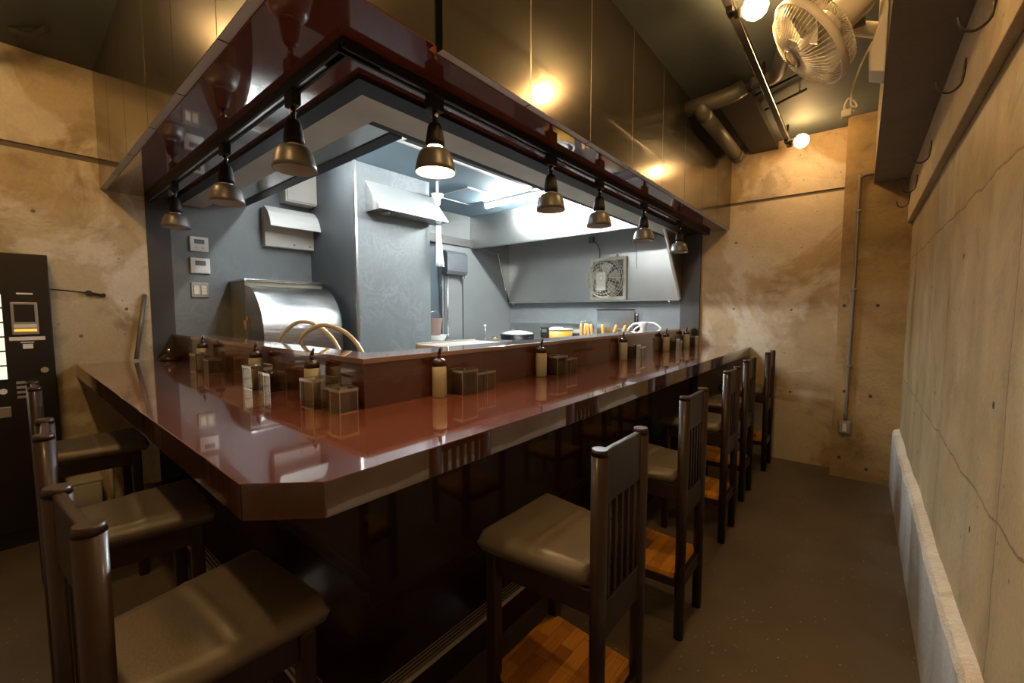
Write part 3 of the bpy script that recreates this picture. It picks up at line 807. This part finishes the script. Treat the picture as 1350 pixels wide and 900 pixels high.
# clear rubber hoses looped over the ledge
bm = B()
tube(bm, smoothpath([(-2.66, 1.02, 1.02), (-2.62, 1.03, 1.17), (-2.50, 1.06, 1.262), (-2.36, 1.09, 1.27), (-2.22, 1.12, 1.21), (-2.14, 1.14, 1.11), (-2.12, 1.14, 1.02)], 8), .011, 8)
tag(obj('rubber_hose', bm, 'hose'), 'clear rubber hose loop on the left, in front of the stainless cabinet', 'hose')
bm = B()
tube(bm, smoothpath([(-2.34, .99, 1.02), (-2.33, 1.0, 1.14), (-2.26, 1.02, 1.225), (-2.14, 1.06, 1.262), (-1.99, 1.10, 1.22), (-1.90, 1.13, 1.12), (-1.88, 1.13, 1.02)], 8), .011, 8)
tag(obj('rubber_hose', bm, 'hose'), 'clear rubber hose loop on the right, in front of the marbled pillar', 'hose')

# ------------------------------------------------------------------ small hood on the pillar
t = thing('pillar_hood', 'small bright stainless hood on the marbled pillar', 'hood', (-3.008, 1.84, 2.11))
bm = B(); prism(bm, [(0, .243), (.004, .243), (.200, .012), (.200, 0), (.196, 0), (.196, .010), (0, .238)], 'y', 0, .68); obj('front_sheet', bm, 'hoodsheet', t)
for y, w in ((0, .003), (.677, .003)):
    bm = B(); prism(bm, [(0, 0), (.196, 0), (.196, .008), (0, .236)], 'y', y, y + w); obj('side_sheet', bm, 'steel', t)
bm = B(); box(bm, 0.001, .195, .004, .676, .002, .006); obj('filter_plate', bm, 'steeldark', t)
bm = B(); cyl(bm, (.12, .10, -.02), (.12, .10, .002), .035, n=14); obj('lamp_cup', bm, 'steeldark', t)
t = thing('ceiling_nozzle', 'white mushroom-shaped nozzle above the end of the small hood', 'nozzle', (-2.93, 2.50, 2.27))
bm = B(); lathe(bm, [(.02, 0), (.028, .02), (.03, .06), (.05, .075), (.055, .10), (.001, .115)]); obj('head', bm, 'white', t)
bm = B(); cyl(bm, (0, 0, .11), (0, 0, ZK - 2.27), .012, n=10); obj('stem', bm, 'white', t)
bm = B()
rows = []
for i in range(9):
    z = 2.10 - .36 * i / 8; w = .05 + .055 * i / 8
    rows.append([bm.verts.new((-2.95 + .012 * math.sin(j * 1.9 + i * .4), 2.487 + w * j / 8, z)) for j in range(9)])
for a, c in zip(rows, rows[1:]):
    for j in range(8):
        f = bm.faces.new([a[j], a[j + 1], c[j + 1], c[j]]); f.smooth = True
o = obj('hanging_cloth', bm, 'cloth'); md = o.modifiers.new('solid', 'SOLIDIFY'); md.thickness = .008
tag(o, 'white cloth hanging beside the far edge of the marbled pillar', 'cloth')

# door closer and rod on the side wall
t = thing('shutter_box', 'grey metal box with a thin upright rod on the kitchen side wall', 'box', (-3.70, 3.22, 0))
bm = B(); prism(bm, [(0, 1.76), (.08, 1.76), (.10, 1.80), (.10, 1.99), (.06, 2.03), (0, 2.03)], 'y', -.01, .31); obj('case', bm, 'kdark', t, .004)
bm = B(); cyl(bm, (.05, .03, .86), (.05, .03, 1.76), .012, n=10); obj('rod', bm, 'steel', t)
bm = B(); cyl(bm, (.05, .28, 1.72), (.05, .28, 1.78), .018, n=10); obj('catch', bm, 'chrome', t)

# ------------------------------------------------------------------ range hood
HX0, HX1, HY = -3.695, -1.415, 3.67
t = thing('range_hood', 'big stainless range hood with slanted ends over the stove', 'range hood', (0, 0, 0))
bm = B(); box(bm, HX0, -1.56, HY, HY + .012, 2.105, ZK - .002); obj('fascia', bm, 'hood', t, .003)
bm = B(); box(bm, HX0, -1.56, HY, HY + .03, 2.092, 2.1045); obj('drip_lip', bm, 'steeldark', t)
bm = B(); box(bm, HX0, HX1, YF - .045, YF - .035, 1.462, 2.4); obj('back_sheet', bm, 'hoodback', t)
for k in range(3):
    pass
bm = B(); box(bm, HX0, HX1, HY + .03, YF - .046, 2.40, 2.41); obj('top_sheet', bm, 'hood', t)
for x in (HX0, HX1 - .006):
    bm = B(); prism(bm, [(YF - .046, 1.462), (YF - .046, 2.40), (HY + .012, 2.40), (HY + .012, 2.30 if x > -2 else 2.12), (4.16 if x < -2 else 3.80, 2.09 if x < -2 else 2.25)], 'x', x, x + .006); obj('side_sheet', bm, 'hood', t)
    a = (x + .003, 4.16, 2.09) if x < -2 else (x + .003, 3.74, 2.31)
    bm = B(); cyl(bm, a, (x + .003, YF - .05, 1.462), .016, n=4); obj('slanted_edge', bm, 'whitepaint' if x > -2 else 'steel', t)
bm = B(); box(bm, HX0, HX1, YF - .075, YF - .034, 1.448, 1.4615)
obj('gutter', bm, 'steel', t)
bm = B(); 
for x in (-3.60, -1.52): cyl(bm, (x, YF - .06, 1.425), (x, YF - .06, 1.448), .014, n=10)
obj('drain_plug', bm, 'chrome', t)
bm = B(); box(bm, -1.905, -1.885, YF - .052, YF - .0455, 1.80, 2.4); obj('seam_strip', bm, 'steeldark', t)

# wall mounted exhaust fan in the hood
FC = Vector((-2.225, YF - .05, 1.705))
t = thing('exhaust_fan', 'white wall fan in a square frame at the back of the hood', 'fan', tuple(FC))
bm = B(); s = .235
box(bm, -s + .03, s, -.03, 0, -s, -s + .035); box(bm, -s + .03, s, -.03, 0, s - .035, s); box(bm, -s + .03, -s + .065, -.03, 0, -s + .035, s - .035); box(bm, s - .035, s, -.03, 0, -s + .035, s - .035); box(bm, -s + .065, s - .035, -.005, 0, -s + .035, s - .035, 1)
obj('frame', bm, ['cream', 'badge'], t, .003)
bm = B()
for k in range(7):
    r = (.07, .105, .14, .175, .205, .216, .222)[k]; yy = (-.15, -.15, -.149, -.14, -.11, -.08, -.03)[k]
    tube(bm, [(r * math.cos(2 * PI * i / 40), yy, r * math.sin(2 * PI * i / 40)) for i in range(40)], .0026 if k < 4 else .0042, 5, True)
for i in range(30):
    a = 2 * PI * i / 30; c, s2 = math.cos(a), math.sin(a)
    tube(bm, [(.06 * c, -.15, .06 * s2), (.16 * c, -.148, .16 * s2), (.205 * c, -.11, .205 * s2), (.222 * c, -.02, .222 * s2)], .0024, 4)
obj('guard', bm, 'cream', t)
bm = B(); rot = Matrix.Rotation(PI / 2, 3, 'X')
lathe(bm, [(.001, .162), (.05, .160), (.062, .153), (.062, .13), (.001, .128)], 24, rot=rot); box(bm, -.055, .055, -.162, -.14, -.13, .06); hb = obj('hub_cover', bm, 'cream', t, .002)
bm = B(); lathe(bm, [(.001, .1645), (.028, .1645), (.028, .1625), (.001, .1625)], 20, rot=rot); obj('round_mark', bm, 'whitepaint', hb)
for k in range(5):
    a = 2 * PI * k / 5 + .3; bm = B(); pts = []
    for (r, da, y) in ((.05, -.35, -.035), (.17, -.5, -.028), (.185, .0, -.05), (.16, .35, -.07), (.05, .35, -.06)):
        pts.append(Vector((r * math.cos(a + da), y, r * math.sin(a + da))))
    v = [bm.verts.new(p) for p in pts] + [bm.verts.new(p + Vector((0, .004, 0))) for p in pts]
    bm.faces.new(v[:5]); bm.faces.new(v[5:][::-1])
    for i in range(5): bm.faces.new([v[i], v[(i + 1) % 5], v[5 + (i + 1) % 5], v[5 + i]])
    obj('blade', bm, 'blade', t)
bm = B(); tube(bm, smoothpath([(-.10, -.012, .225), (-.095, -.02, .32), (-.13, -.02, .40), (-.20, -.012, .45)], 6), .006, 6); obj('cord', bm, 'badge', t)
bm = B(); box(bm, -.235, -.175, -.03, 0.004, .42, .49); obj('outlet', bm, 'badge', t, .004)
bm = B(); box(bm, .03, .12, -.03, 0, .236, .27); obj('terminal_cover', bm, 'white', t, .006)

# tube lights, hatch and slot diffuser on the kitchen ceiling
def tubelight(loc, rz, L, label, tm='tube'):
    t = thing('tube_light', label, 'light', loc, rz, 'bare tube lights on the kitchen ceiling')
    bm = B(); box(bm, -L / 2, L / 2, -.03, .03, .035, .0595); obj('batten_body', bm, 'whitepaint', t, .003)
    bm = B(); cyl(bm, (-L / 2 + .02, 0, .018), (L / 2 - .02, 0, .018), .016, n=10); obj('tube', bm, tm, t)
    for s in (-1, 1):
        bm = B(); box(bm, s * (L / 2 - .01) - .01, s * (L / 2 - .01) + .01, -.018, .018, 0, .0348); obj('end_cap', bm, 'whitepaint', t)
    return t
tubelight((-2.50, 3.30, ZK - .06), 0, 1.2, 'bright white tube light in front of the hood fascia', 'tubebright')
tubelight((-1.70, 2.35, ZK - .06), PI / 2, 1.2, 'white tube light along the inner edge of the right soffit')
tubelight((-2.65, 1.45, ZK - .06), 0, 1.2, 'white tube light hidden above the left soffit by the pillar')
t = thing('ceiling_hatch', 'square framed hatch in the blue kitchen ceiling', 'hatch', (-3.05, 3.0, ZK - .012))
bm = B(); w = .225
for a in ((-w, w, -w, -w + .012), (-w, w, w - .012, w), (-w, -w + .012, -w + .012, w - .012), (w - .012, w, -w + .012, w - .012)): box(bm, *a, 0, .012)
obj('frame', bm, 'alu', t)
obj('hatch_door', box(B(), -w + .013, w - .013, -w + .013, w - .013, .004, .012), 'kceil', t)
t = thing('slot_diffuser', 'white framed slot vent on the kitchen ceiling beside the right soffit', 'vent', (-2.36, 1.72, ZK - .016))
bm = B(); box(bm, -.07, -.045, 0, 1.5, 0, .016); box(bm, .045, .07, 0, 1.5, 0, .016); box(bm, -.045, .045, 0, .03, 0, .016); box(bm, -.045, .045, 1.47, 1.5, 0, .016); obj('frame', bm, 'whitepaint', t)
obj('slot', box(B(), -.045, .045, .03, 1.47, .010, .016), 'ribdark', t)

# ------------------------------------------------------------------ kitchen equipment
t = thing('stove_range', 'stainless stove and work table along the kitchen back wall', 'stove', (0, 0, 0))
bm = B(); box(bm, -3.66, -1.44, 3.72, YF - .04, .08, .93); obj('body', bm, 'steel', t, .004)
bm = B(); box(bm, -3.67, -1.43, 3.70, YF - .036, .9305, .95); obj('work_top', bm, 'steel', t, .003)
bm = B(); box(bm, -3.66, -2.42, YF - .030, YF - .004, 0.0, 1.19); tag(obj('splash_plate', bm, 'steelsmooth', None, .002), 'low shiny steel splash plate behind the stove pots', 'plate')
bm = B()
for x in (-3.60, -1.50):
    for y in (3.78, 4.3): cyl(bm, (x, y, 0), (x, y, .08), .025, n=10)
obj('foot', bm, 'steel', t)
t = thing('work_table', 'pale stainless work table behind the right ledge', 'table', (0, 0, 0))
bm = B(); box(bm, -1.95, -1.34, .96, YF - .75, .84, .862); obj('table_top', bm, 'steel', t, .003)
bm = B(); box(bm, -1.90, -1.40, 1.0, YF - .80, .0, .84); obj('body', bm, 'steel', t)
t2 = thing('sink_table', 'stainless sink table along the side wall beyond the pillar', 'table', (0, 0, 0))
bm = B(); box(bm, -3.625, -2.75, 2.52, 3.45, 1.005, 1.03); obj('table_top', bm, 'steel', t2, .003)
bm = B(); box(bm, -3.61, -2.80, 2.55, 3.42, .0, 1.005); obj('body', bm, 'steel', t2)
t = thing('slatted_rack', 'white slatted rack lying beside the right ledge', 'rack', (-1.66, 1.45, .862))
bm = B(); box(bm, -.18, .18, -.02, .40, 0, .25); obj('stand', bm, 'steel', t)
bm = B()
for k in range(20): box(bm, -.19, .19, -.03 + k * .023, -.018 + k * .023, .262, .292)
box(bm, -.195, -.185, -.03, .42, .25, .30); box(bm, .185, .195, -.03, .42, .25, .30)
obj('slats', bm, 'white', t)
# white basin and pink bucket by the doorway
t = thing('basin', 'white plastic basin beyond the pillar edge', 'basin', (-3.42, 2.86, 1.03))
bm = B(); lathe(bm, [(.10, 0), (.13, .06), (.14, .063), (.12, .055), (.09, .01), (.001, .008)]); obj('bowl', bm, 'white', t)
t = thing('bucket', 'pinkish brown bucket standing in the white basin', 'bucket', (-3.42, 2.86, 1.039))
bm = B(); lathe(bm, [(.055, 0), (.085, .22), (.092, .225), (.080, .22), (.05, .01), (.001, .008)]); obj('pail', bm, 'pink', t)
bm = B(); tube(bm, arc((0, 0, .21), .088, 0, PI, 12, 'yz'), .004, 6); obj('bail', bm, 'steel', t)
# hot pots on the stove
def pot(loc, r, label, lidm='whitepaint'):
    t = thing('cooking_pot', label, 'pot', loc)
    bm = B(); lathe(bm, [(r * .92, 0), (r, .03), (r, .10), (r * 1.06, .105), (r * 1.06, .115), (r, .118), (.001, .118)]); obj('body', bm, 'iron', t)
    bm = B(); lathe(bm, [(r * .96, .1185), (r * .94, .130), (r * .5, .152), (r * .15, .160), (.001, .161)]); obj('lid', bm, lidm, t)
    bm = B(); lathe(bm, [(.012, .160), (.02, .172), (.014, .182), (.001, .183)], 14); obj('knob', bm, 'iron', t)
    bm = B()
    for s in (-1, 1): tube(bm, arc((s * r * .9, 0, .085), .05, -PI / 2, PI / 2, 8, 'xy') if s > 0 else arc((s * r * .9, 0, .085), .05, PI / 2, 3 * PI / 2, 8, 'xy'), .008, 6)
    obj('handles', bm, 'iron', t)
    return t
pot((-3.17, 3.93, .95), .20, 'black pot with shiny lid standing furthest left on the stove')
pot((-2.80, 4.20, .95), .13, 'smaller lidded pot partly hidden behind the yellow tub')
t = thing('valve', 'brass-coloured gas valve beside the left pot', 'valve', (-3.44, 3.82, .95))
bm = B(); cyl(bm, (0, 0, 0), (0, 0, .045), .018, n=10); cyl(bm, (-.03, 0, .06), (.03, 0, .06), .02, n=10); obj('body', bm, 'steel', t)
bm = B(); lathe(bm, [(.02, .045), (.034, .055), (.034, .065), (.001, .07)], 12, at=(.03, -.02, .0)); obj('handwheel', bm, 'yellow', t)
t = thing('splash_post', 'thin upright rod with round tip at the left end of the stove', 'rod', (-3.58, 3.80, .95))
bm = B(); cyl(bm, (0, 0, 0), (0, 0, .20), .008, n=8); obj('rod', bm, 'steel', t)
bm = B(); bmesh.ops.create_uvsphere(bm, u_segments=12, v_segments=8, radius=.018, matrix=Matrix.Translation((0, 0, .21))); obj('tip', bm, 'white', t)
t = thing('yellow_tub', 'yellow wooden tub on the stove, with a white rim', 'tub', (-2.56, 3.86, .95))
bm = B(); lathe(bm, [(.165, 0), (.178, .185), (.170, .185), (.160, .02), (.001, .02)], 32); obj('tub', bm, 'yellow', t)
bm = B(); lathe(bm, [(.1805, .186), (.1805, .197), (.165, .197), (.165, .186), (.1805, .186)], 32); obj('rim', bm, 'whitepaint', t)
bm = B(); lathe(bm, [(.001, .15), (.155, .15), (.10, .195), (.05, .215), (.001, .216)], 24); obj('cloth_load', bm, 'cloth', t)
t = thing('timer_clip', 'black timer clipped on the rim of the yellow tub', 'timer', (-2.585, 3.672, 1.055))
bm = B(); box(bm, -.05, .05, -.012, .012, 0, .115); obj('case', bm, 'iron', t, .006)
bm = B(); box(bm, -.03, .03, -.0135, -.012, .06, .095); obj('screen', bm, 'lcd', t)
# noodle strainers in a boiler
t = thing('noodle_boiler', 'stainless noodle boiler holding the wooden-handled strainers', 'boiler', (-2.0, 3.93, .95))
bm = B(); box(bm, -.31, .20, -.16, .18, 0, .095); obj('tank', bm, 'steel', t, .005)
bm = B(); box(bm, .09, .19, .05, .17, .0955, .21); obj('control_box', bm, 'steel', t, .004)
def strainer(loc, lean, label):
    t = thing('noodle_strainer', label, 'strainer', loc, 0, 'wooden-handled noodle strainers')
    t.rotation_euler = (0, lean, 0)
    bm = B(); lathe(bm, [(.010, .02), (.016, .04), (.0165, .13), (.012, .16), (.001, .165)], 12); obj('handle', bm, 'handle', t)
    bm = B(); cyl(bm, (0, 0, 0), (0, 0, .03), .006, n=8); obj('shank', bm, 'steel', t)
    bm = B(); tube(bm, arc((0, 0, .178), .013, 0, 2 * PI, 12, 'xz')[:-1], .003, 5, True); obj('hanging_ring', bm, 'chrome', t)
    return t
SS = [(-2.262, 0, 'first strainer handle from the left in the tight bunch'), (-2.216, .02, 'second strainer handle in the tight bunch'), (-2.172, -.08, 'third strainer handle in the tight bunch'), (-2.125, -.15, 'thin last strainer handle of the tight bunch'),
      (-2.0, -.12, 'lone strainer handle just right of the bunch'), (-1.905, .25, 'strainer handle leaning right, in the middle of the boiler'), (-1.815, .30, 'strainer handle leaning right at the boiler end')]
s0 = None
for x, ln, lab in SS:
    p = (x, 3.88, 1.0455)
    if s0 is None: s0 = strainer(p, ln, lab)
    else:
        r = dup(s0, p, 0, lab); r.rotation_euler = (0, ln, 0)
t = thing('tray', 'steel tray with black top edge leaning on the back wall', 'tray', (-2.12, YF - .055, .95))
bm = B(); box(bm, -.225, .225, -.008, .006, 0, .40); obj('sheet', bm, 'steelsmooth', t, .002)
bm = B(); box(bm, -.228, .228, -.014, .010, .4005, .414); obj('edge', bm, 'black', t)
t = thing('sauce_bottle', 'dark bottle beside the steel tray', 'bottle', (-1.83, 4.30, .95))
bm = B(); lathe(bm, [(.035, 0), (.036, .22), (.014, .29), (.012, .335), (.001, .335)], 16); obj('glass', bm, 'iron', t)
bm = B(); lathe(bm, [(.015, .3355), (.015, .36), (.001, .362)], 12); obj('cap', bm, 'pink', t)
t = thing('water_tap', 'white hand spray with looped white hoses near the far end of the ledge', 'tap', (-1.62, 3.95, .95))
bm = B(); lathe(bm, [(.03, 0), (.025, .15), (.03, .24), (.05, .27), (.04, .285), (.001, .287)], 16); obj('spray_head', bm, 'white', t)
bm = B(); tube(bm, smoothpath([(-.02, 0, .27), (-.09, -.02, .26), (-.145, -.04, .18), (-.16, -.05, .0)], 8), .010, 8); obj('hose', bm, 'whitehose', t)
bm = B(); tube(bm, smoothpath([(.02, .02, .275), (.10, .04, .27), (.165, .05, .2), (.18, .05, .0)], 8), .008, 8); obj('hose', bm, 'whitehose', t)
bm = B(); tube(bm, smoothpath([(-.02, -.02, .25), (-.07, -.05, .2), (-.08, -.06, .1)], 8), .008, 8); obj('hose', bm, 'whitehose', t)

# ------------------------------------------------------------------ right aisle: conduit, switch box, hooks, wall fan
t = thing('conduit_pipe', 'thin grey conduit running down the pilaster to the switch box', 'pipe', (-.046, YP, 0))
bm = B(); tube(bm, smoothpath([(.079, -.012, 2.372), (.03, -.012, 2.370), (.006, -.012, 2.355), (0, -.012, 2.32), (0, -.012, 1.6), (-.004, -.012, 1.0), (-.008, -.012, .47)], 6), .0105, 8); obj('pipe', bm, 'rod', t)
bm = B()
for z in (.9, 1.5, 2.1): box(bm, -.02, .016, -.026, -.0005, z, z + .014)
obj('saddle', bm, 'rod', t)
t = thing('switch_box', 'grey switch box at the foot of the conduit on the pilaster', 'switch', (-.056, YP, .365))
bm = B(); box(bm, -.042, .042, -.042, -.0005, 0, .105); obj('box', bm, 'rod', t, .005)
bm = B(); box(bm, -.03, .03, -.046, -.042, .012, .093); obj('plate', bm, 'vendgrey', t, .002)
bm = B(); box(bm, -.012, .012, -.049, -.046, .022, .083); obj('rocker', bm, 'cream', t, .001)

def hook(loc, label):
    t = thing('coat_hook', label, 'hook', loc, 0, 'wire hooks on the batten')
    bm = B(); tube(bm, smoothpath([(-.001, 0, .055), (-.006, 0, 0), (-.012, 0, -.028), (-.036, 0, -.045), (-.062, 0, -.030), (-.070, 0, .002)], 8), .0038, 8); obj('hook_wire', bm, 'iron', t)
    return t
hx = XR - .03
h0 = hook((hx, 1.66, 2.11), 'hook at the right picture edge, nearest the camera')
for y, lab in ((2.08, 'second hook from the camera on the concrete batten'), (2.95, 'middle hook on the concrete batten'), (3.62, 'second hook from the pilaster'), (4.10, 'last hook, beside the pilaster')):
    dup(h0, (hx, y, 2.115), 0, lab)

# wall fan
wf = thing('wall_fan', 'white oscillating wall fan mounted on the side of the beam', 'fan', (.035, 2.36, 2.29))
bm = B(); prism(bm, [(-.001, .0), (-.05, .02), (-.055, .10), (-.03, .20), (-.03, .36), (-.001, .36)], 'y', -.06, .06); obj('mount', bm, 'fan', wf, .006)
bm = B(); cyl(bm, (-.035, 0, .20), (-.165, -.07, .235), .030, .026, n=12, ex=.8); box(bm, -.12, -.07, -.075, -.06, .205, .24, 1); obj('arm', bm, ['fan', 'badge'], wf)
axis = Vector((-.782, -.145, -.606)).normalized()
R = axis.to_track_quat('Z', 'Y').to_matrix()
hc = Vector((-.245, -.16, .16))     # cage centre
bm = B(); lathe(bm, [(.001, -.24), (.04, -.235), (.062, -.20), (.068, -.12), (.062, -.06), (.001, -.055)], 20, at=hc, rot=R); obj('motor_housing', bm, 'fan', wf)
bm = B()
RR = .195
for i in range(60):
    a = 2 * PI * i / 60; c, s2 = math.cos(a), math.sin(a)
    for z, pr in ((1, [(.045, .075), (.11, .068), (.165, .045), (RR, .002)]), (-1, [(.06, -.085), (.12, -.085), (.17, -.06), (RR, -.004)])):
        tube(bm, [hc + R @ Vector((r * c, r * s2, zz)) for r, zz in pr], .0017, 4)
obj('cage', bm, 'fan', wf)
bm = B()
lathe(bm, [(RR - .003, -.014), (RR + .004, -.014), (RR + .004, .014), (RR - .003, .014), (RR - .003, -.014)], 48, at=hc, rot=R); obj('rim', bm, 'fan', wf)
bm = B(); lathe(bm, [(.001, .082), (.030, .082), (.048, .078), (.05, .068), (.001, .066)], 24, at=hc, rot=R); hb = obj('centre_badge', bm, 'badge', wf)
bm = B(); lathe(bm, [(.032, .0825), (.036, .0845), (.04, .0825), (.036, .0815), (.032, .0825)], 24, at=hc, rot=R); obj('badge_ring', bm, 'chrome', hb)
for k in range(5):
    a = 2 * PI * k / 5; bm = B(); top = []; bot = []
    for (r, da, zz) in ((.035, -.4, .02), (.12, -.55, .03), (.172, -.25, .025), (.175, .25, -.02), (.11, .5, -.035), (.035, .4, -.02)):
        p = Vector((r * math.cos(a + da), r * math.sin(a + da), zz)); top.append(bm.verts.new(hc + R @ p)); bot.append(bm.verts.new(hc + R @ (p - Vector((0, 0, .003)))))
    bm.faces.new(top); bm.faces.new(bot[::-1])
    for i in range(6): bm.faces.new([top[i], top[(i + 1) % 6], bot[(i + 1) % 6], bot[i]])
    obj('blade', bm, 'blade', wf)
bm = B(); lathe(bm, [(.001, -.055), (.036, -.05), (.036, .03), (.001, .035)], 20, at=hc, rot=R); obj('hub', bm, 'blade', wf)
bm = B()
tube(bm, smoothpath([(-.045, -.02, .15), (-.075, -.02, .08), (-.10, -.02, -.01), (-.105, -.03, -.085), (-.085, -.03, -.10), (-.095, -.02, -.07), (-.115, -.03, -.06), (-.125, -.03, -.10), (-.09, -.03, -.115)], 7), .004, 6)
obj('cord', bm, 'fan', wf)
bm = B(); box(bm, -.135, -.10, -.045, -.02, -.135, -.105); obj('plug', bm, 'fan', wf, .004)

# ------------------------------------------------------------------ aisle track with bare bulbs
def bulb_lamp(loc, rz, label, bm_mat='bulb'):
    t = thing('bare_bulb_lamp', label, 'lamp', loc, rz, 'bare warm bulbs on the aisle tracks')
    bm = B(); box(bm, -.014, .014, -.03, .03, -.022, 0); obj('adapter', bm, 'blackmetal', t, .002)
    bm = B(); cyl(bm, (.0, 0, -.022), (.03, 0, -.028), .012, n=10); cyl(bm, (.02, 0, -.028), (.055, 0, -.030), .020, .022, n=14); obj('socket', bm, 'blackmetal', t)
    bm = B(); bmesh.ops.create_icosphere(bm, subdivisions=2, radius=.052, matrix=Matrix.Translation((.10, 0, -.032)))
    cyl(bm, (.055, 0, -.030), (.075, 0, -.031), .018, .028, n=12, caps=False)
    for f in bm.faces: f.smooth = True
    obj('bulb', bm, bm_mat, t)
    return t
ax = -.515; az = 2.70
t = thing('aisle_track', 'long black lighting track under the ceiling along the right aisle', 'lighting track', (0, 0, 0))
bm = B(); box(bm, ax - .017, ax + .017, -1.2, 4.26, az, az + .03); obj('rail', bm, 'blackmetal', t, .003)
bm = B()
for s in (-1, 1): cyl(bm, (ax + s * .0165, -.6, az + .004), (ax + s * .0165, 4.26, az + .004), .0035, n=8)  # thin chrome rods added to draw the rail's two edge highlights
obj('edge_glint', bm, 'chrome', t)
bm = B()
for y in (.2, 1.6, 3.0, 4.1): cyl(bm, (ax, y, az + .03), (ax, y, ZC), .008, n=8)
obj('hanger', bm, 'blackmetal', t)
l0 = bulb_lamp((ax, 2.18, az), 0, 'bare glowing bulb beside the wall fan at the top of the aisle')
l1 = bulb_lamp((ax, 4.06, az), 0, 'bare glowing bulb at the end of the track by the far wall', 'bulbdim')
dup(l0, (ax, .80, az), 0, 'unseen fill bulb added on the aisle track above the nearest right-hand chair')  # out-of-view bulb added to brighten the right wall
t = thing('side_track', 'lighting track under the ceiling along the left aisle', 'lighting track', (0, 0, 0))
sy = -.09
bm = B(); box(bm, -3.6, -.8, sy + .083, sy + .117, az, az + .03); obj('rail', bm, 'blackmetal', t, .003)
bm = B()
for x in (-3.4, -2.2, -1.0): cyl(bm, (x, sy + .1, az + .03), (x, sy + .1, ZC), .008, n=8)
obj('hanger', bm, 'blackmetal', t)
dup(l0, (-2.45, sy + .10, az), -PI / 2, 'bare bulb on the left aisle track, farther one')
dup(l0, (-1.0, sy + .10, az), -PI / 2, 'bare bulb on the left aisle track, nearer one')

# ducts under the ceiling
t = thing('ceiling_pipe', 'dull grey elbow pipe leaving the panelled box under the ceiling', 'pipe', (0, 0, 0))
bm = B(); tube(bm, [(-.99, 3.10, 2.735), (-.80, 3.10, 2.735), (-.70, 3.10, 2.745), (-.64, 3.11, 2.775)], .052, 16); obj('branch', bm, 'pvc', t)
bm = B(); tube(bm, [(-.885, 3.16, 2.68), (-.885, 4.05, 2.68)], .05, 16); cyl(bm, (-.885, 4.05, 2.68), (-.885, 4.16, 2.68), .056, n=16); obj('run', bm, 'pvc', t)
bm = B(); tube(bm, smoothpath([(-.885, 3.16, 2.68), (-.885, 3.11, 2.69), (-.885, 3.10, 2.735)], 4), .051, 14); obj('elbow', bm, 'pvc', t)
t = thing('ceiling_duct', 'dark square duct boxed under the ceiling beyond the elbow pipe', 'duct', (0, 0, 0))
bm = B(); box(bm, -.83, -.62, 3.20, YF - .001, 2.765, ZC); obj('duct_body', bm, 'duct', t, .004)
t = thing('drop_pipe', 'bent grey pipe dropping from the ceiling beside the aisle track', 'pipe', (0, 0, 0))
bm = B(); tube(bm, smoothpath([(-.35, 2.74, ZC), (-.37, 2.79, 2.795), (-.42, 2.95, 2.782), (-.47, 3.10, 2.782), (-.60, 3.14, 2.784)], 6), .042, 14); obj('pipe', bm, 'pvc', t)
for (a, b, lab) in (((-.62, 3.34, 2.80), (-.22, 3.16, 2.80), 'upper thin dark rod under the ceiling'), ((-.60, 3.62, 2.80), (-.34, 3.46, 2.80), 'lower thin dark rod under the ceiling')):
    t = thing('hanger_rod', lab, 'rod', (0, 0, 0))
    bm = B(); cyl(bm, a, b, .008, n=8); obj('rod', bm, 'duct', t)
    bm = B()
    for k in (.15, .85):
        p = Vector(a).lerp(Vector(b), k); cyl(bm, p, (p.x, p.y, ZC), .004, n=6)
    obj('drop_wire', bm, 'duct', t)
bm = B(); tube(bm, smoothpath([(-3.52, .10, ZC - .012), (-3.46, .17, ZC - .03), (-3.42, .20, ZC - .012), (-3.37, .22, ZC - .008)], 6), .012, 8)
tag(obj('cable_stub', bm, 'pvc'), 'short cable lump stuck on the ceiling at upper left', 'cable')

# ------------------------------------------------------------------ lights
def add_light(name, kind, loc, energy, col, size=.05, rot=None, **kw):
    l = bpy.data.lights.new(name, kind); l.energy = energy; l.color = col
    if kind == 'SPOT': l.spot_size = kw.get('angle', 1.2); l.spot_blend = .6; l.shadow_soft_size = size
    o = bpy.data.objects.new(name, l); COL.objects.link(o); o.location = loc
    if rot: o.rotation_euler = rot
    return o
sp = add_light('spot_beam', 'SPOT', (TX, RL[0], ZTB - .262), 7, (1, .68, .36), .05, None, angle=1.5)

w = bpy.data.worlds.new('world'); scene.world = w; w.use_nodes = True
w.node_tree.nodes['Background'].inputs[0].default_value = (.02, .018, .014, 1)
w.node_tree.nodes['Background'].inputs[1].default_value = 1.

# ------------------------------------------------------------------ camera
cam = bpy.data.cameras.new('camera'); co = bpy.data.objects.new('camera', cam); COL.objects.link(co)
yaw, pitch = -.6916, -.07
cam.sensor_fit = 'HORIZONTAL'; cam.sensor_width = 36; cam.lens = 36 * 553.15 / 1350; cam.clip_start = .02
co.location = (0, 0, 1.33); co.rotation_euler = (PI / 2 + pitch, 0, -yaw)
scene.camera = co
vs = scene.view_settings
vs.view_transform = 'Standard'; vs.look = 'None'; vs.gamma = 1; vs.exposure = 1.1; vs.use_curve_mapping = False
